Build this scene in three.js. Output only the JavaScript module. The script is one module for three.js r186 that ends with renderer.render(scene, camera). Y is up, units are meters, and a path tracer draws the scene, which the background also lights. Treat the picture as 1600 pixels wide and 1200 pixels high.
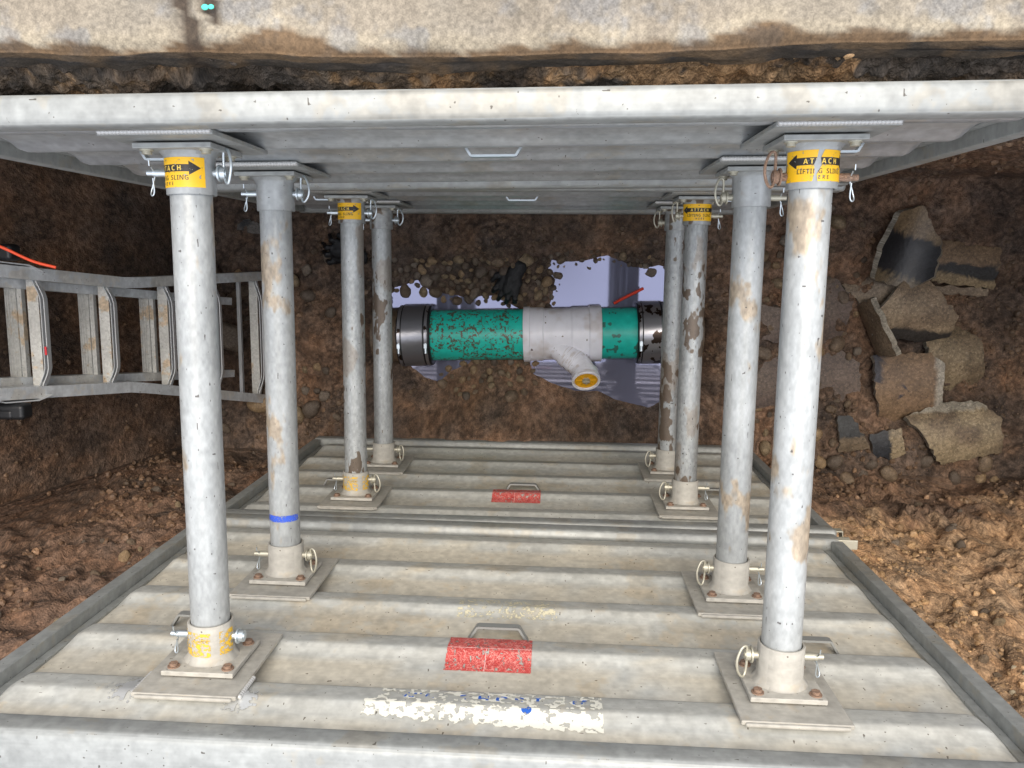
import * as THREE from 'three';
import { mergeGeometries, mergeVertices, toCreasedNormals } from 'three/addons/utils/BufferGeometryUtils.js';
import { RoundedBoxGeometry } from 'three/addons/geometries/RoundedBoxGeometry.js';
import { MarchingCubes } from 'three/addons/objects/MarchingCubes.js';

// ------------------------------------------------------------------ camera, sky, sun, exposure
const scene = new THREE.Scene();
const camera = new THREE.PerspectiveCamera(2 * Math.atan(600 / 1270.5) * 180 / Math.PI, 4 / 3, 0.05, 300);
camera.position.set(0, 4.10, 0);
{
  const r = new THREE.Vector3(0.99843, -0.05469, -0.01190), d = new THREE.Vector3(0.01983, 0.14673, 0.98898), f = new THREE.Vector3(-0.05234, -0.98766, 0.14759);
  camera.quaternion.setFromRotationMatrix(new THREE.Matrix4().makeBasis(r, d.clone().negate(), f.clone().negate()));
}
scene.add(camera);
const renderer = new THREE.WebGLRenderer({ antialias: true });
renderer.toneMapping = THREE.LinearToneMapping;
renderer.toneMappingExposure = 2.4;
renderer.shadowMap.enabled = true;
{ // overcast sky, brighter towards the zenith
  const W = 64, H = 32, data = new Float32Array(W * H * 4);
  for (let j = 0; j < H; j++) for (let i = 0; i < W; i++) {
    const el = ((j + 0.5) / H - 0.5) * Math.PI, s = Math.max(0, Math.sin(el)), L = 0.95 * (1 + 2 * s) / 3;
    data.set([L * 0.92, L * 0.955, L * 1.06, 1], (j * W + i) * 4);
  }
  const sky = new THREE.DataTexture(data, W, H, THREE.RGBAFormat, THREE.FloatType);
  sky.mapping = THREE.EquirectangularReflectionMapping; sky.magFilter = THREE.LinearFilter; sky.minFilter = THREE.LinearFilter; sky.needsUpdate = true;
  scene.background = sky; scene.environment = sky;
}
const sun = new THREE.DirectionalLight(0xfff2e0, 1.5);
sun.position.set(0.6, 10, -4.2); sun.castShadow = true; sun.shadow.radius = 75; sun.shadow.mapSize.set(2048, 2048);
Object.assign(sun.shadow.camera, { left: -4, right: 4, top: 4, bottom: -4, near: 1, far: 20 });
scene.add(sun);

// ------------------------------------------------------------------ helpers
let seed = 12345;
const rnd = () => { seed = (seed * 1664525 + 1013904223) >>> 0; return seed / 4294967296; };
const rr = (a, b) => a + (b - a) * rnd();
const lerp = (a, b, t) => a + (b - a) * t, clamp = (v, a = 0, b = 1) => Math.min(b, Math.max(a, v));
const sm = (a, b, v) => { const t = clamp((v - a) / (b - a)); return t * t * (3 - 2 * t); };
const mixc = (a, b, t) => [lerp(a[0], b[0], t), lerp(a[1], b[1], t), lerp(a[2], b[2], t)];
function hsh(x, y, z) { let h = Math.imul(x, 374761393) ^ Math.imul(y, 668265263) ^ Math.imul(z, 2147483647 ^ 0x5bd1e995); h = Math.imul(h ^ (h >>> 13), 1274126177); h ^= h >>> 16; return (h >>> 0) / 4294967296; }
function vn(x, y, z) {
  const ix = Math.floor(x), iy = Math.floor(y), iz = Math.floor(z); let fx = x - ix, fy = y - iy, fz = z - iz;
  fx = fx * fx * (3 - 2 * fx); fy = fy * fy * (3 - 2 * fy); fz = fz * fz * (3 - 2 * fz);
  const g = (a, b, c) => hsh(ix + a, iy + b, iz + c);
  return lerp(lerp(lerp(g(0, 0, 0), g(1, 0, 0), fx), lerp(g(0, 1, 0), g(1, 1, 0), fx), fy), lerp(lerp(g(0, 0, 1), g(1, 0, 1), fx), lerp(g(0, 1, 1), g(1, 1, 1), fx), fy), fz);
}
function fbm(x, y, z, o = 4) { let s = 0, a = 0.5, n = 0; for (let i = 0; i < o; i++) { s += a * vn(x, y, z); n += a; x = x * 2.03 + 17.1; y = y * 2.03 + 5.3; z = z * 2.03 + 9.7; a *= 0.5; } return s / n; }
function billow(x, y, z, o = 3) { let s = 0, a = 0.5, n = 0; for (let i = 0; i < o; i++) { s += a * Math.abs(vn(x, y, z) * 2 - 1); n += a; x = x * 2.1 + 3.1; y = y * 2.1 + 7.7; z = z * 2.1 + 1.3; a *= 0.5; } return s / n; }
function clod(x, y, z) { // cellular noise: 1 at the middle of a clod, 0 in the cracks
  const ix = Math.floor(x), iy = Math.floor(y), iz = Math.floor(z); let a = 9, b = 9;
  for (let i = -1; i < 2; i++) for (let j = -1; j < 2; j++) for (let k = -1; k < 2; k++) { const X = ix + i, Y = iy + j, Z = iz + k, dx = X + hsh(X, Y, Z) - x, dy = Y + hsh(Y, Z, X + 91) - y, dz = Z + hsh(Z, X, Y + 37) - z, d = dx * dx + dy * dy + dz * dz; if (d < a) { b = a; a = d; } else if (d < b) b = d; }
  return clamp((Math.sqrt(b) - Math.sqrt(a)) * 1.6);
}
const crumb = (x, y, z, f) => { const w = 0.35 / f * 4, u = fbm(x * f * 0.6, y * f * 0.6, z * f * 0.6, 2) * w; return clod((x + u) * f, (y + u) * f, (z - u) * f); };
// periodic 2-D noise for tiling textures
function pn(u, v, p, s = 0) {
  const x = u * p, y = v * p, ix = Math.floor(x), iy = Math.floor(y); let fx = x - ix, fy = y - iy; fx = fx * fx * (3 - 2 * fx); fy = fy * fy * (3 - 2 * fy);
  const g = (a, b) => hsh((ix + a + p * 8) % p, (iy + b + p * 8) % p, s + p * 31);
  return lerp(lerp(g(0, 0), g(1, 0), fx), lerp(g(0, 1), g(1, 1), fx), fy);
}
const pfbm = (u, v, p, o, s = 0) => { let t = 0, a = 0.5, n = 0; for (let i = 0; i < o; i++) { t += a * pn(u, v, p, s + i); n += a; p *= 2; a *= 0.5; } return t / n; };
function tex(N, fn, srgb = true, M = N) {
  const d = new Uint8Array(N * M * 4);
  for (let j = 0; j < M; j++) for (let i = 0; i < N; i++) { const c = fn(i / N, j / M), k = (j * N + i) * 4; d[k] = clamp(c[0], 0, 255); d[k + 1] = clamp(c[1], 0, 255); d[k + 2] = clamp(c[2], 0, 255); d[k + 3] = c.length > 3 ? c[3] : 255; }
  const t = new THREE.DataTexture(d, N, M, THREE.RGBAFormat); t.wrapS = t.wrapT = THREE.RepeatWrapping; t.magFilter = THREE.LinearFilter; t.minFilter = THREE.LinearMipmapLinearFilter; t.generateMipmaps = true;
  if (srgb) t.colorSpace = THREE.SRGBColorSpace; t.needsUpdate = true; return t;
}
function canvasTex(w, h, draw) { const c = document.createElement('canvas'); c.width = w; c.height = h; draw(c.getContext('2d'), w, h); const t = new THREE.CanvasTexture(c); t.colorSpace = THREE.SRGBColorSpace; t.magFilter = THREE.LinearFilter; return t; }
const V = (x, y, z) => new THREE.Vector3(x, y, z);
const names = {};
const numbered = n => { const k = names[n] = (names[n] ?? -1) + 1; return k ? n + '_' + String(k).padStart(3, '0') : n; };
function boxUV(g, scale = 1, off = 0) { // uv in metres from the dominant axis of each face
  g = g.index ? g.toNonIndexed() : g; const p = g.attributes.position, n = g.attributes.normal, uv = new Float32Array(p.count * 2);
  for (let i = 0; i < p.count; i += 3) {
    const nx = Math.abs(n.getX(i) + n.getX(i + 1) + n.getX(i + 2)), ny = Math.abs(n.getY(i) + n.getY(i + 1) + n.getY(i + 2)), nz = Math.abs(n.getZ(i) + n.getZ(i + 1) + n.getZ(i + 2));
    for (let k = i; k < i + 3; k++) {
      const x = p.getX(k), y = p.getY(k), z = p.getZ(k);
      const [a, b] = nx >= ny && nx >= nz ? [z, y] : ny >= nz ? [x, z] : [x, y]; uv[k * 2] = a / scale + off; uv[k * 2 + 1] = b / scale + off * 1.7;
    }
  }
  g.setAttribute('uv', new THREE.BufferAttribute(uv, 2)); return g;
}
function mesh(name, g, m, parent) { const o = new THREE.Mesh(g, m); o.name = parent === scene ? numbered(name) : name; o.castShadow = o.receiveShadow = true; parent.add(o); return o; }
function thing(name, label, category, pos = [0, 0, 0], group) { const o = new THREE.Group(); o.name = numbered(name); o.position.set(...pos); o.userData = { label, category }; if (group) o.userData.group = group; scene.add(o); return o; }
function tag(o, label, category, group) { o.userData = { label, category }; if (group) o.userData.group = group; return o; }
const struct = o => { o.userData = { kind: 'structure' }; return o; };
const box = (w, h, d, x = 0, y = 0, z = 0, r = 0.002) => { const g = new RoundedBoxGeometry(w, h, d, 2, Math.min(r, w / 2.1, h / 2.1, d / 2.1)); g.translate(x, y, z); return g; };
const clean = g => { g = g.index ? g.toNonIndexed() : g; for (const k of Object.keys(g.attributes)) if (!['position', 'normal', 'uv'].includes(k)) g.deleteAttribute(k); return g; };
const merge = a => mergeGeometries(a.map(clean));
const cylX = (r, l, x, y, z, n = 20, r2 = r) => { const g = new THREE.CylinderGeometry(r2, r, l, n); g.rotateZ(-Math.PI / 2); g.translate(x, y, z); return g; };
const cylZ = (r, l, x, y, z, n = 24) => { const g = new THREE.CylinderGeometry(r, r, l, n); g.rotateX(Math.PI / 2); g.translate(x, y, z); return g; };
const wire = (pts, r, closed = false, seg = 40, rad = 8) => new THREE.TubeGeometry(new THREE.CatmullRomCurve3(pts.map(p => V(...p)), closed, 'catmullrom', 0.5), seg, r, rad, closed);
// flat bar swept along a poly-line; w is measured along 'side', h along the in-plane normal
function bar(pts, side, w, h) {
  const P = pts.map(p => V(...p)), S = V(...side).normalize(), rings = [];
  P.forEach((p, i) => {
    const t = V().subVectors(P[Math.min(i + 1, P.length - 1)], P[Math.max(i - 1, 0)]).normalize(), n = V().crossVectors(t, S).normalize(); n.multiplyScalar(h / 2); const s = S.clone().multiplyScalar(w / 2);
    rings.push([p.clone().add(n).add(s), p.clone().add(n).sub(s), p.clone().sub(n).sub(s), p.clone().sub(n).add(s)]);
  });
  const v = [], q = (a, b, c, d) => { for (const k of [a, b, c, a, c, d]) v.push(k.x, k.y, k.z); };
  for (let i = 0; i + 1 < rings.length; i++) for (let k = 0; k < 4; k++) q(rings[i][k], rings[i + 1][k], rings[i + 1][(k + 1) % 4], rings[i][(k + 1) % 4]);
  const a = rings[0], z = rings[rings.length - 1]; q(a[0], a[1], a[2], a[3]); q(z[3], z[2], z[1], z[0]);
  const g = new THREE.BufferGeometry(); g.setAttribute('position', new THREE.Float32BufferAttribute(v, 3)); g.setAttribute('uv', new THREE.Float32BufferAttribute(new Float32Array(v.length / 3 * 2), 2)); g.computeVertexNormals(); return g;
}
function sdfMesh(fn, c, half, n) { // iso-surface of a distance field
  const mc = new MarchingCubes(n, new THREE.MeshBasicMaterial(), false, false, 60000); mc.isolation = 0;
  for (let k = 0; k < n; k++) for (let j = 0; j < n; j++) for (let i = 0; i < n; i++) { const h = n / 2; mc.field[k * n * n + j * n + i] = -fn(c[0] + (i - h) / h * half, c[1] + (j - h) / h * half, c[2] + (k - h) / h * half); }
  mc.update(); const g = new THREE.BufferGeometry(), N = mc.count;
  g.setAttribute('position', new THREE.BufferAttribute(mc.positionArray.slice(0, N * 3).map((v, i) => v * half + c[i % 3]), 3)); g.setAttribute('uv', new THREE.BufferAttribute(new Float32Array(N * 2), 2));
  let m = mergeVertices(g, 1e-5); m.computeVertexNormals(); return m;
}

// ------------------------------------------------------------------ textures
const soilT = tex(1024, (u, v) => {
  const a = pfbm(u, v, 6, 5, 1), b = pfbm(u, v, 48, 4, 9), g = pn(u, v, 256, 3); let k = 0.80 + 0.4 * (a - 0.5) + 0.62 * (b - 0.5) + 0.24 * (g - 0.5);
  const gr = pn(u, v, 160, 77); let w = gr > 0.86 ? 0.22 : 0; const t = pfbm(u, v, 10, 3, 40) - 0.5;
  w *= 0.6; k = clamp(k, 0.3, 1.1); return [255 * (k + w) * 1.0, 255 * (k + w * 0.9) * (0.98 - 0.12 * t), 255 * (k + w * 0.75) * (0.96 - 0.25 * t)];
});
const soilB = tex(1024, (u, v) => { const b = pfbm(u, v, 24, 5, 9), c = pfbm(u, v, 90, 3, 5), d = pn(u, v, 220, 8); const k = 255 * (0.55 * b + 0.3 * c + 0.15 * d); return [k, k, k]; }, false);
const concT = tex(1024, (u, v) => {
  const a = pfbm(u, v, 5, 5, 2), b = pfbm(u, v, 90, 3, 6), c = pn(u, v, 300, 4), s = pfbm(u, v, 14, 4, 31); let k = 0.74 + 0.3 * (a - 0.5) + 0.24 * (b - 0.5) + 0.10 * (c - 0.5);
  if (pn(u, v, 210, 90) > 0.95) k -= 0.1; const blue = sm(0.5, 0.75, s); return [255 * k * lerp(1, 0.93, blue), 255 * k * lerp(0.965, 0.93, blue), 255 * k * lerp(0.90, 0.93, blue)];
});
const metalT = tex(1024, (u, v) => { // weathered aluminium, uv tile about 0.9 m
  const a = pfbm(u, v, 6, 5, 3), b = pfbm(u, v, 60, 4, 5), st = pfbm(u * 0.13 + 0.01, v, 200, 2, 8), d = pfbm(u, v, 9, 5, 21), e = pn(u, v, 130, 55);
  let k = 0.86 + 0.14 * (a - 0.5) + 0.18 * (b - 0.5) + 0.05 * (st - 0.5); let c = [k * 0.985, k, k * 1.01];
  const mud = sm(0.585, 0.68, d + 0.22 * (b - 0.5)); c = mixc(c, [0.74 * (0.8 + 0.4 * b), 0.68 * (0.8 + 0.4 * b), 0.59 * (0.8 + 0.4 * b)], mud * 0.28);
  if (e > 0.95 && b > 0.5) c = mixc(c, [0.33, 0.3, 0.27], 0.7); return c.map(x => x * 255);
});
const tubeT = tex(1024, (u, v) => { // galvanised tube with dried mud smears; u round, v along
  const a = pfbm(u, v, 4, 5, 13), b = pfbm(u, v, 70, 4, 15), d = pfbm(u, v, 5, 5, 61), sp = pn(u, v, 90, 17), f = pfbm(u, v, 24, 3, 19);
  let k = 0.82 + 0.2 * (a - 0.5) + 0.17 * (b - 0.5); let c = [k * 0.985, k * 0.998, k * 1.0];
  const mud = sm(0.61, 0.72, d + 0.35 * (f - 0.5)); c = mixc(c, [0.80 * (0.75 + 0.5 * b), 0.70 * (0.75 + 0.5 * b), 0.58 * (0.75 + 0.5 * b)], mud * 0.7);
  if (sp > 0.955) c = mixc(c, [0.36, 0.34, 0.33], 0.75); return c.map(x => x * 255);
});
const tubeMudT = tex(1024, (u, v) => { // lower struts: darker zinc, clotted wet mud
  const a = pfbm(u, v, 4, 5, 113), b = pfbm(u, v, 80, 4, 115), d = pfbm(u, v, 6, 5, 161), f = pfbm(u, v, 30, 3, 119), sp = pn(u, v, 110, 117);
  let k = 0.81 + 0.24 * (a - 0.5) + 0.24 * (b - 0.5); let c = [k * 0.985, k * 0.998, k * 1.0];
  const m1 = sm(0.58, 0.66, pfbm(u, v, 5, 4, 333) + 0.2 * (f - 0.5)); c = mixc(c, [0.68, 0.60, 0.52], m1 * 0.4);
  const mud = sm(0.675, 0.73, d + 0.5 * (f - 0.5)); c = mixc(c, [0.46, 0.38, 0.31], mud * 0.8); if (sp > 0.95) c = mixc(c, [0.3, 0.27, 0.25], 0.8); return c.map(x => x * 255);
});
const metalB = tex(512, (u, v) => { const k = 255 * (0.6 * pfbm(u, v, 60, 3, 3) + 0.4 * pfbm(u, v, 8, 3, 4)); return [k, k, k]; }, false);
const clayT = tex(512, (u, v) => { const b = pfbm(u, v, 40, 4, 3), s = pn(u, v, 100, 9), a = pfbm(u, v, 5, 4, 7); let k = 0.78 + 0.42 * (b - 0.5) + 0.3 * (a - 0.5); if (s > 0.8) k += 0.18; if (s < 0.1) k -= 0.25; return [255 * k, 255 * k * 0.98, 255 * k * 0.92]; });
const greenT = tex(1024, (u, v) => { // u round, v along: mud scratches on the upper side
  const b = pfbm(u, v, 30, 4, 3), s = pfbm(u, v, 85, 3, 41), q = Math.abs(pfbm(u, v, 70, 3, 51) * 2 - 1), r = pfbm(u, v, 5, 3, 23);
  let c = [0.12 + 0.05 * b, 0.77 + 0.12 * (b - 0.5), 0.70 + 0.12 * (b - 0.5)]; const m = (q < 0.11 && s > 0.45 && r > 0.40 && Math.abs(u - 0.53) < 0.17) || (s > 0.66 && r > 0.42) ? 1 : 0; if (m) c = mixc(c, [0.38, 0.26, 0.19], 0.85); return c.map(x => x * 255);
});
const greenCleanT = tex(512, (u, v) => { const b = pfbm(u, v, 30, 4, 3), s = pfbm(u, v, 34, 3, 47); let c = [0.11 + 0.05 * b, 0.76 + 0.14 * (b - 0.5), 0.69 + 0.14 * (b - 0.5)]; if (s > 0.68) c = mixc(c, [0.3, 0.24, 0.2], 0.6); return c.map(x => x * 255); });
const whiteT = tex(512, (u, v) => { const b = pfbm(u, v, 24, 4, 3), s = pn(u, v, 60, 47), e = pfbm(u, v, 12, 4, 5); const k = 0.95 + 0.06 * (b - 0.5); let c = [k * 0.985, k * 0.99, k * 1.02]; if (s > 0.955 && b > 0.48) c = [0.3, 0.24, 0.2]; c = mixc(c, [0.66, 0.6, 0.55], 0.35 * sm(0.55, 0.8, e)); return c.map(x => x * 255); });
const bandT = tex(512, (u, v) => { const b = pfbm(u, v, 22, 5, 3), s = pfbm(u, v, 40, 3, 8); let c = [0.62, 0.62, 0.64]; if (b + 0.4 * (s - 0.5) > 0.6) c = [0.2, 0.16, 0.13]; return c.map(x => x * 255); });

const std = (o) => new THREE.MeshStandardMaterial(o);
const M = {
  soil: std({ map: soilT, bumpMap: soilB, bumpScale: 0.012, roughness: 0.95, vertexColors: true, side: THREE.DoubleSide }),
  concrete: std({ map: concT, bumpMap: soilB, bumpScale: 0.003, roughness: 0.93, vertexColors: true }),
  ground: std({ map: concT, color: 0xb4aea2, roughness: 0.95 }),
  metal: std({ map: metalT, bumpMap: metalB, bumpScale: 0.0008, color: 0xe6e4dd, roughness: 0.58, metalness: 0.12, vertexColors: true, side: THREE.DoubleSide }),
  metalPlain: std({ map: metalT, bumpMap: metalB, bumpScale: 0.0008, color: 0xb0b0ab, roughness: 0.48, metalness: 0.22 }),
  dusty: std({ map: metalT, bumpMap: metalB, bumpScale: 0.0012, color: 0xcac3b6, roughness: 0.7, metalness: 0.08 }),
  metalClean: std({ map: metalT, bumpMap: metalB, bumpScale: 0.0005, color: 0xdcdee0, roughness: 0.36, metalness: 0.5, vertexColors: true, side: THREE.DoubleSide }),
  tube: std({ map: tubeT, bumpMap: metalB, bumpScale: 0.0005, color: 0xcbccca, roughness: 0.42, metalness: 0.25 }),
  tubeLow: std({ map: tubeMudT, bumpMap: metalB, bumpScale: 0.0005, color: 0xcbccca, roughness: 0.42, metalness: 0.3 }),
  zinc: std({ color: 0xcdd6da, roughness: 0.3, metalness: 0.75 }),
  dullZinc: std({ color: 0xb9b5a4, roughness: 0.45, metalness: 0.5 }),
  rust: std({ map: soilT, color: 0xa88c78, roughness: 0.85 }),
  weld: std({ color: 0xc9c9c6, roughness: 0.5, metalness: 0.4 }),
  blue: std({ map: concT, color: 0x3a63d8, roughness: 0.6 }),
  ladder: std({ map: metalT, bumpMap: metalB, bumpScale: 0.0006, color: 0xf4f6f7, roughness: 0.36, metalness: 0.3 }),
  tread: std({ map: tubeT, bumpMap: metalB, bumpScale: 0.002, color: 0xf2efe9, roughness: 0.5, metalness: 0.25 }),
  rubber: std({ color: 0x1b1d20, roughness: 0.45 }),
  glove: std({ color: 0x0d1014, roughness: 0.42, bumpMap: soilB, bumpScale: 0.004 }),
  red: std({ color: 0xc8323a, roughness: 0.5 }),
  orange: std({ color: 0xf2552f, roughness: 0.5 }),
  rod: std({ color: 0xd2381c, roughness: 0.4 }),
  green: std({ map: greenT, roughness: 0.38 }), greenClean: std({ map: greenCleanT, roughness: 0.38 }),
  white: std({ map: whiteT, roughness: 0.36 }),
  band: std({ map: bandT, roughness: 0.28, metalness: 0.75 }), bandDark: std({ color: 0x8a8b90, roughness: 0.3, metalness: 0.7, bumpMap: metalB, bumpScale: 0.001 }),
  plug: std({ color: 0xe0a91e, roughness: 0.5 }),
  clay: std({ map: clayT, bumpMap: soilB, bumpScale: 0.003, roughness: 0.55, vertexColors: true, side: THREE.DoubleSide }),
  glaze: std({ map: clayT, color: 0x2a2d36, roughness: 0.16, side: THREE.DoubleSide }),
  stone: std({ map: clayT, bumpMap: soilB, bumpScale: 0.004, roughness: 0.48, vertexColors: true }),
  water: new THREE.MeshPhysicalMaterial({ color: 0x8688a0, roughness: 0.04, metalness: 0.55 }),
};

// ------------------------------------------------------------------ the excavation
const GY = 2.76, ZN = 0.8325, ZF = -0.227;
const pool = [[-.86, .13], [-.77, .12], [-.7, .09], [-.68, .12], [-.64, .14], [-.55, .16], [-.44, .18], [-.38, .17], [-.29, .16], [-.27, .19], [-.19, .23], [-.17, .27], [-.05, .27], [-.02, .17], [-.01, .08], [-.05, .04], [-.03, -.02], [.03, -.01], [.13, -.01], [.25, -.04], [.31, -.02], [.37, .01], [.44, .02], [.5, 0], [.59, .03], [.64, .32], [.62, .69], [.53, .69], [.48, .72], [.38, .7], [.31, .68], [.22, .64], [.1, .64], [0, .61], [-.11, .56], [-.12, .52], [-.15, .46], [-.4, .46], [-.44, .51], [-.53, .55], [-.59, .61], [-.66, .59], [-.73, .54], [-.84, .43]];
function poolSD(x, z) { // signed distance, negative in the water
  let d = 1e9, s = 1;
  for (let i = 0, j = pool.length - 1; i < pool.length; j = i++) {
    const ex = pool[j][0] - pool[i][0], ez = pool[j][1] - pool[i][1], wx = x - pool[i][0], wz = z - pool[i][1], t = clamp((wx * ex + wz * ez) / (ex * ex + ez * ez)), bx = wx - ex * t, bz = wz - ez * t; d = Math.min(d, bx * bx + bz * bz);
    const c1 = z >= pool[i][1], c2 = z < pool[j][1], c3 = ex * wz > ez * wx; if ((c1 && c2 && c3) || (!c1 && !c2 && !c3)) s = -s;
  }
  return s * Math.sqrt(d);
}
function floorY(x, z) {
  const sd = poolSD(x, z); let h = clamp(sd * 0.5, -0.11, 0.05);
  const out = clamp(sd, 0, 1);
  const ex = 1 - 0.75 * sm(0.8, 1.15, Math.abs(x + 0.1));
  h += 0.22 * ex * sm(0.02, 0.22, out) * sm(0.25, -0.25, z);                // bank under the far panel
  h += 0.36 * ex * sm(0.0, 0.28, out) * sm(0.45, 0.88, z);                  // bank under the near panel
  h += 0.02 * sm(0.05, 0.5, out);
  h += 0.24 * Math.exp(-(((z - 0.35) / 0.24) ** 2)) * (sm(0.62, 0.80, x) * sm(1.25, 0.9, x) + sm(-0.80, -0.98, x) * sm(-1.5, -1.1, x));
  const a = sm(0.0, 0.12, out);
  h += a * (0.08 * (fbm(x * 3.1, 1.5, z * 3.1, 3) - 0.5) + 0.085 * (billow(x * 7.5, 4.2, z * 7.5, 3) - 0.35)) + a * sm(0.36, 0.52, fbm(x * 2.2 + 7, 1, z * 2.2, 2)) * 0.028 * crumb(x, 0.5, z, 13) + a * 0.012 * crumb(x, 2.5, z, 30) + 0.026 * (fbm(x * 14, 7.5, z * 14, 3) - 0.5) * (0.4 + 0.6 * a) + 0.016 * (fbm(x * 38, 2.5, z * 38, 2) - 0.5) * a;
  return h;
}
function nearZ(x, y) { // battered near bank
  const r = sm(0.7, 1.3, x), l = sm(-1.0, -1.5, x); let z = 0.935 + 0.01 * y; z += r * (0.02 + 0.115 * y) + l * 0.03 * y; return z;
}
const farZ = (x, y) => -0.335 - 0.008 * (GY - y) - 0.05 * sm(0.95, 1.5, x) * sm(2.9, 1.5, y) - 0.04 * sm(-1.25, -1.6, x);
const endRise = x => Math.max(x < -1.85 ? (-1.85 - x) * 4.5 : -1, x > 2.45 ? (x - 2.45) * 4 : -1);
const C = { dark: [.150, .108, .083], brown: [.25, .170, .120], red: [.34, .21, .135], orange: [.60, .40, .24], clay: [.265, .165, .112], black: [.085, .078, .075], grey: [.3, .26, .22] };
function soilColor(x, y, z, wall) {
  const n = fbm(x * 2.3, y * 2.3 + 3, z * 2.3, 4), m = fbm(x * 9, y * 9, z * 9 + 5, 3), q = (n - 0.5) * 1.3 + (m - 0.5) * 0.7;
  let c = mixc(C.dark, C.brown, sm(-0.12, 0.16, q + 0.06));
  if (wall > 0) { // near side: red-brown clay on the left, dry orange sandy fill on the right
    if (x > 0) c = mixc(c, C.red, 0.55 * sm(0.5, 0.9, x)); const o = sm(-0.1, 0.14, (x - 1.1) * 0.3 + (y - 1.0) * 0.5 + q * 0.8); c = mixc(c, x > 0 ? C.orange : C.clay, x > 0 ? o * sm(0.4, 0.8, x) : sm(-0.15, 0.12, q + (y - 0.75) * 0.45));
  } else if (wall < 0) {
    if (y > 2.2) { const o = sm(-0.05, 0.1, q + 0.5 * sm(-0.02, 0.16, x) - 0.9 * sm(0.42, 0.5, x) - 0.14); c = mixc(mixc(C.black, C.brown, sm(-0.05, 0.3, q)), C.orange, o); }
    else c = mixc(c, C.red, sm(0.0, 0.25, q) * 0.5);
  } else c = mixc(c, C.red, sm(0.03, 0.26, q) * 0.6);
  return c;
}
{
  const x0 = -3.0, x1 = 2.9, NX = 720;
  const NFw = 110, NFl = 130, NNw = 190, NP = NFw + NFl + NNw, pos = [], uv = [], col = [], idx = [];
  for (let i = 0; i <= NX; i++) {
    const x = lerp(x0, x1, i / NX), er = endRise(x); let arc = 0;
    for (let k = 0; k < NP; k++) {
      let y, z, wall = 0;
      if (k < NFw) { const t = k / NFw; const yb = floorY(x, farZ(x, 0.25)); y = lerp(GY - 0.02, yb, t); z = farZ(x, y); wall = -1; }
      else if (k < NFw + NFl) { const t = (k - NFw) / NFl; z = lerp(farZ(x, 0.25), nearZ(x, 0.4), t); y = floorY(x, z); }
      else { const t = (k - NFw - NFl) / (NNw - 1); const yb = floorY(x, nearZ(x, 0.4)); y = lerp(yb, GY + 0.01, t); z = nearZ(x, lerp(0.4, y, sm(0, 0.15, t))); wall = 1; }
      const wy = y;
      if (wall) { // clods and hollows on the cut faces
        const am = wall > 0 ? 1 : 0.55, big = wall > 0 && x > 0.9 ? 0.15 : 0.07;
        let d = am * (big * (fbm(x * 2.6, y * 2.6, 3.3, 3) - 0.5) + 0.055 * (billow(x * 5.5, y * 5.5, 8.1, 3) - 0.35) + 0.03 * (fbm(x * 15, y * 15, 2.2, 3) - 0.5) + 0.012 * (fbm(x * 45, y * 45, 4.4, 2) - 0.5));
        { const k1 = sm(0.42, 0.58, fbm(x * 1.9, y * 1.9, 5.5, 3)), k2 = sm(0.48, 0.62, fbm(x * 3 + 5, y * 3, 2.5, 3)); d -= am * ((x < 0 ? 0.018 : 0.03) * k1 * crumb(x, y, 1.3, 6.5) + (x < 0 ? 0.014 : 0.02) * k2 * crumb(x, y, 4.3, 22) - 0.02); }
        const edge = wall < 0 ? sm(0, 0.1, k / NFw) * 1 : 1; z += (wall > 0 ? Math.max(d, x > -1.2 && x < 0.92 ? -0.012 : -0.09) : -Math.max(d, -0.004)) * edge;
        if (wall > 0) y += 0.5 * d * sm(0.9, 1.4, x) * sm(GY, GY - 0.4, y);
      }
      if (er > y) { y = Math.min(GY, er) + 0.10 * (fbm(x * 3, z * 3, 1.1, 4) - 0.5) + 0.06 * (billow(x * 6, er * 3, z * 6, 3) - 0.35); y = Math.min(y, GY + 0.01); }
      arc = wall < 0 ? GY - wy : wall > 0 ? 4.2 + wy : GY + z + 0.3;
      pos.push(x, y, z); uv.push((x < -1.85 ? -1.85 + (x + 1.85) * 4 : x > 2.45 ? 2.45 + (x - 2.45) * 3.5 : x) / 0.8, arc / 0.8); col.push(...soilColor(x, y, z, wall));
    }
  }
  for (let i = 0; i < NX; i++) for (let k = 0; k + 1 < NP; k++) { const a = i * NP + k, b = a + NP; idx.push(a, a + 1, b, b, a + 1, b + 1); }
  const g = new THREE.BufferGeometry(); g.setAttribute('position', new THREE.Float32BufferAttribute(pos, 3)); g.setAttribute('uv', new THREE.Float32BufferAttribute(uv, 2)); g.setAttribute('color', new THREE.Float32BufferAttribute(col, 3)); g.setIndex(idx); g.computeVertexNormals();
  struct(mesh('trench_soil', g, M.soil, scene));
  globalThis.__soil = g;
  // water lying in the bottom
  const w = new THREE.PlaneGeometry(1.75, 1.0); w.rotateX(-Math.PI / 2); w.translate(-0.1, 0, 0.35); struct(mesh('water', w, M.water, scene));
  // surroundings at street level
  const gnd = []; const slab = (xa, xb, za, zb, y = GY - 0.012) => { const p = new THREE.PlaneGeometry(xb - xa, zb - za); p.rotateX(-Math.PI / 2); p.translate((xa + xb) / 2, y, (za + zb) / 2); gnd.push(boxUV(p, 1.3)); };
  slab(-60, 60, 1.33, 60); slab(-60, -2.4, -1.75, 1.33); slab(2.85, 60, -1.75, 1.33); slab(-60, 60, -60, -1.75); slab(-2.4, 2.85, 0.97, 1.33, GY - 0.03);
  struct(mesh('ground', merge(gnd), M.ground, scene));
}
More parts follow.
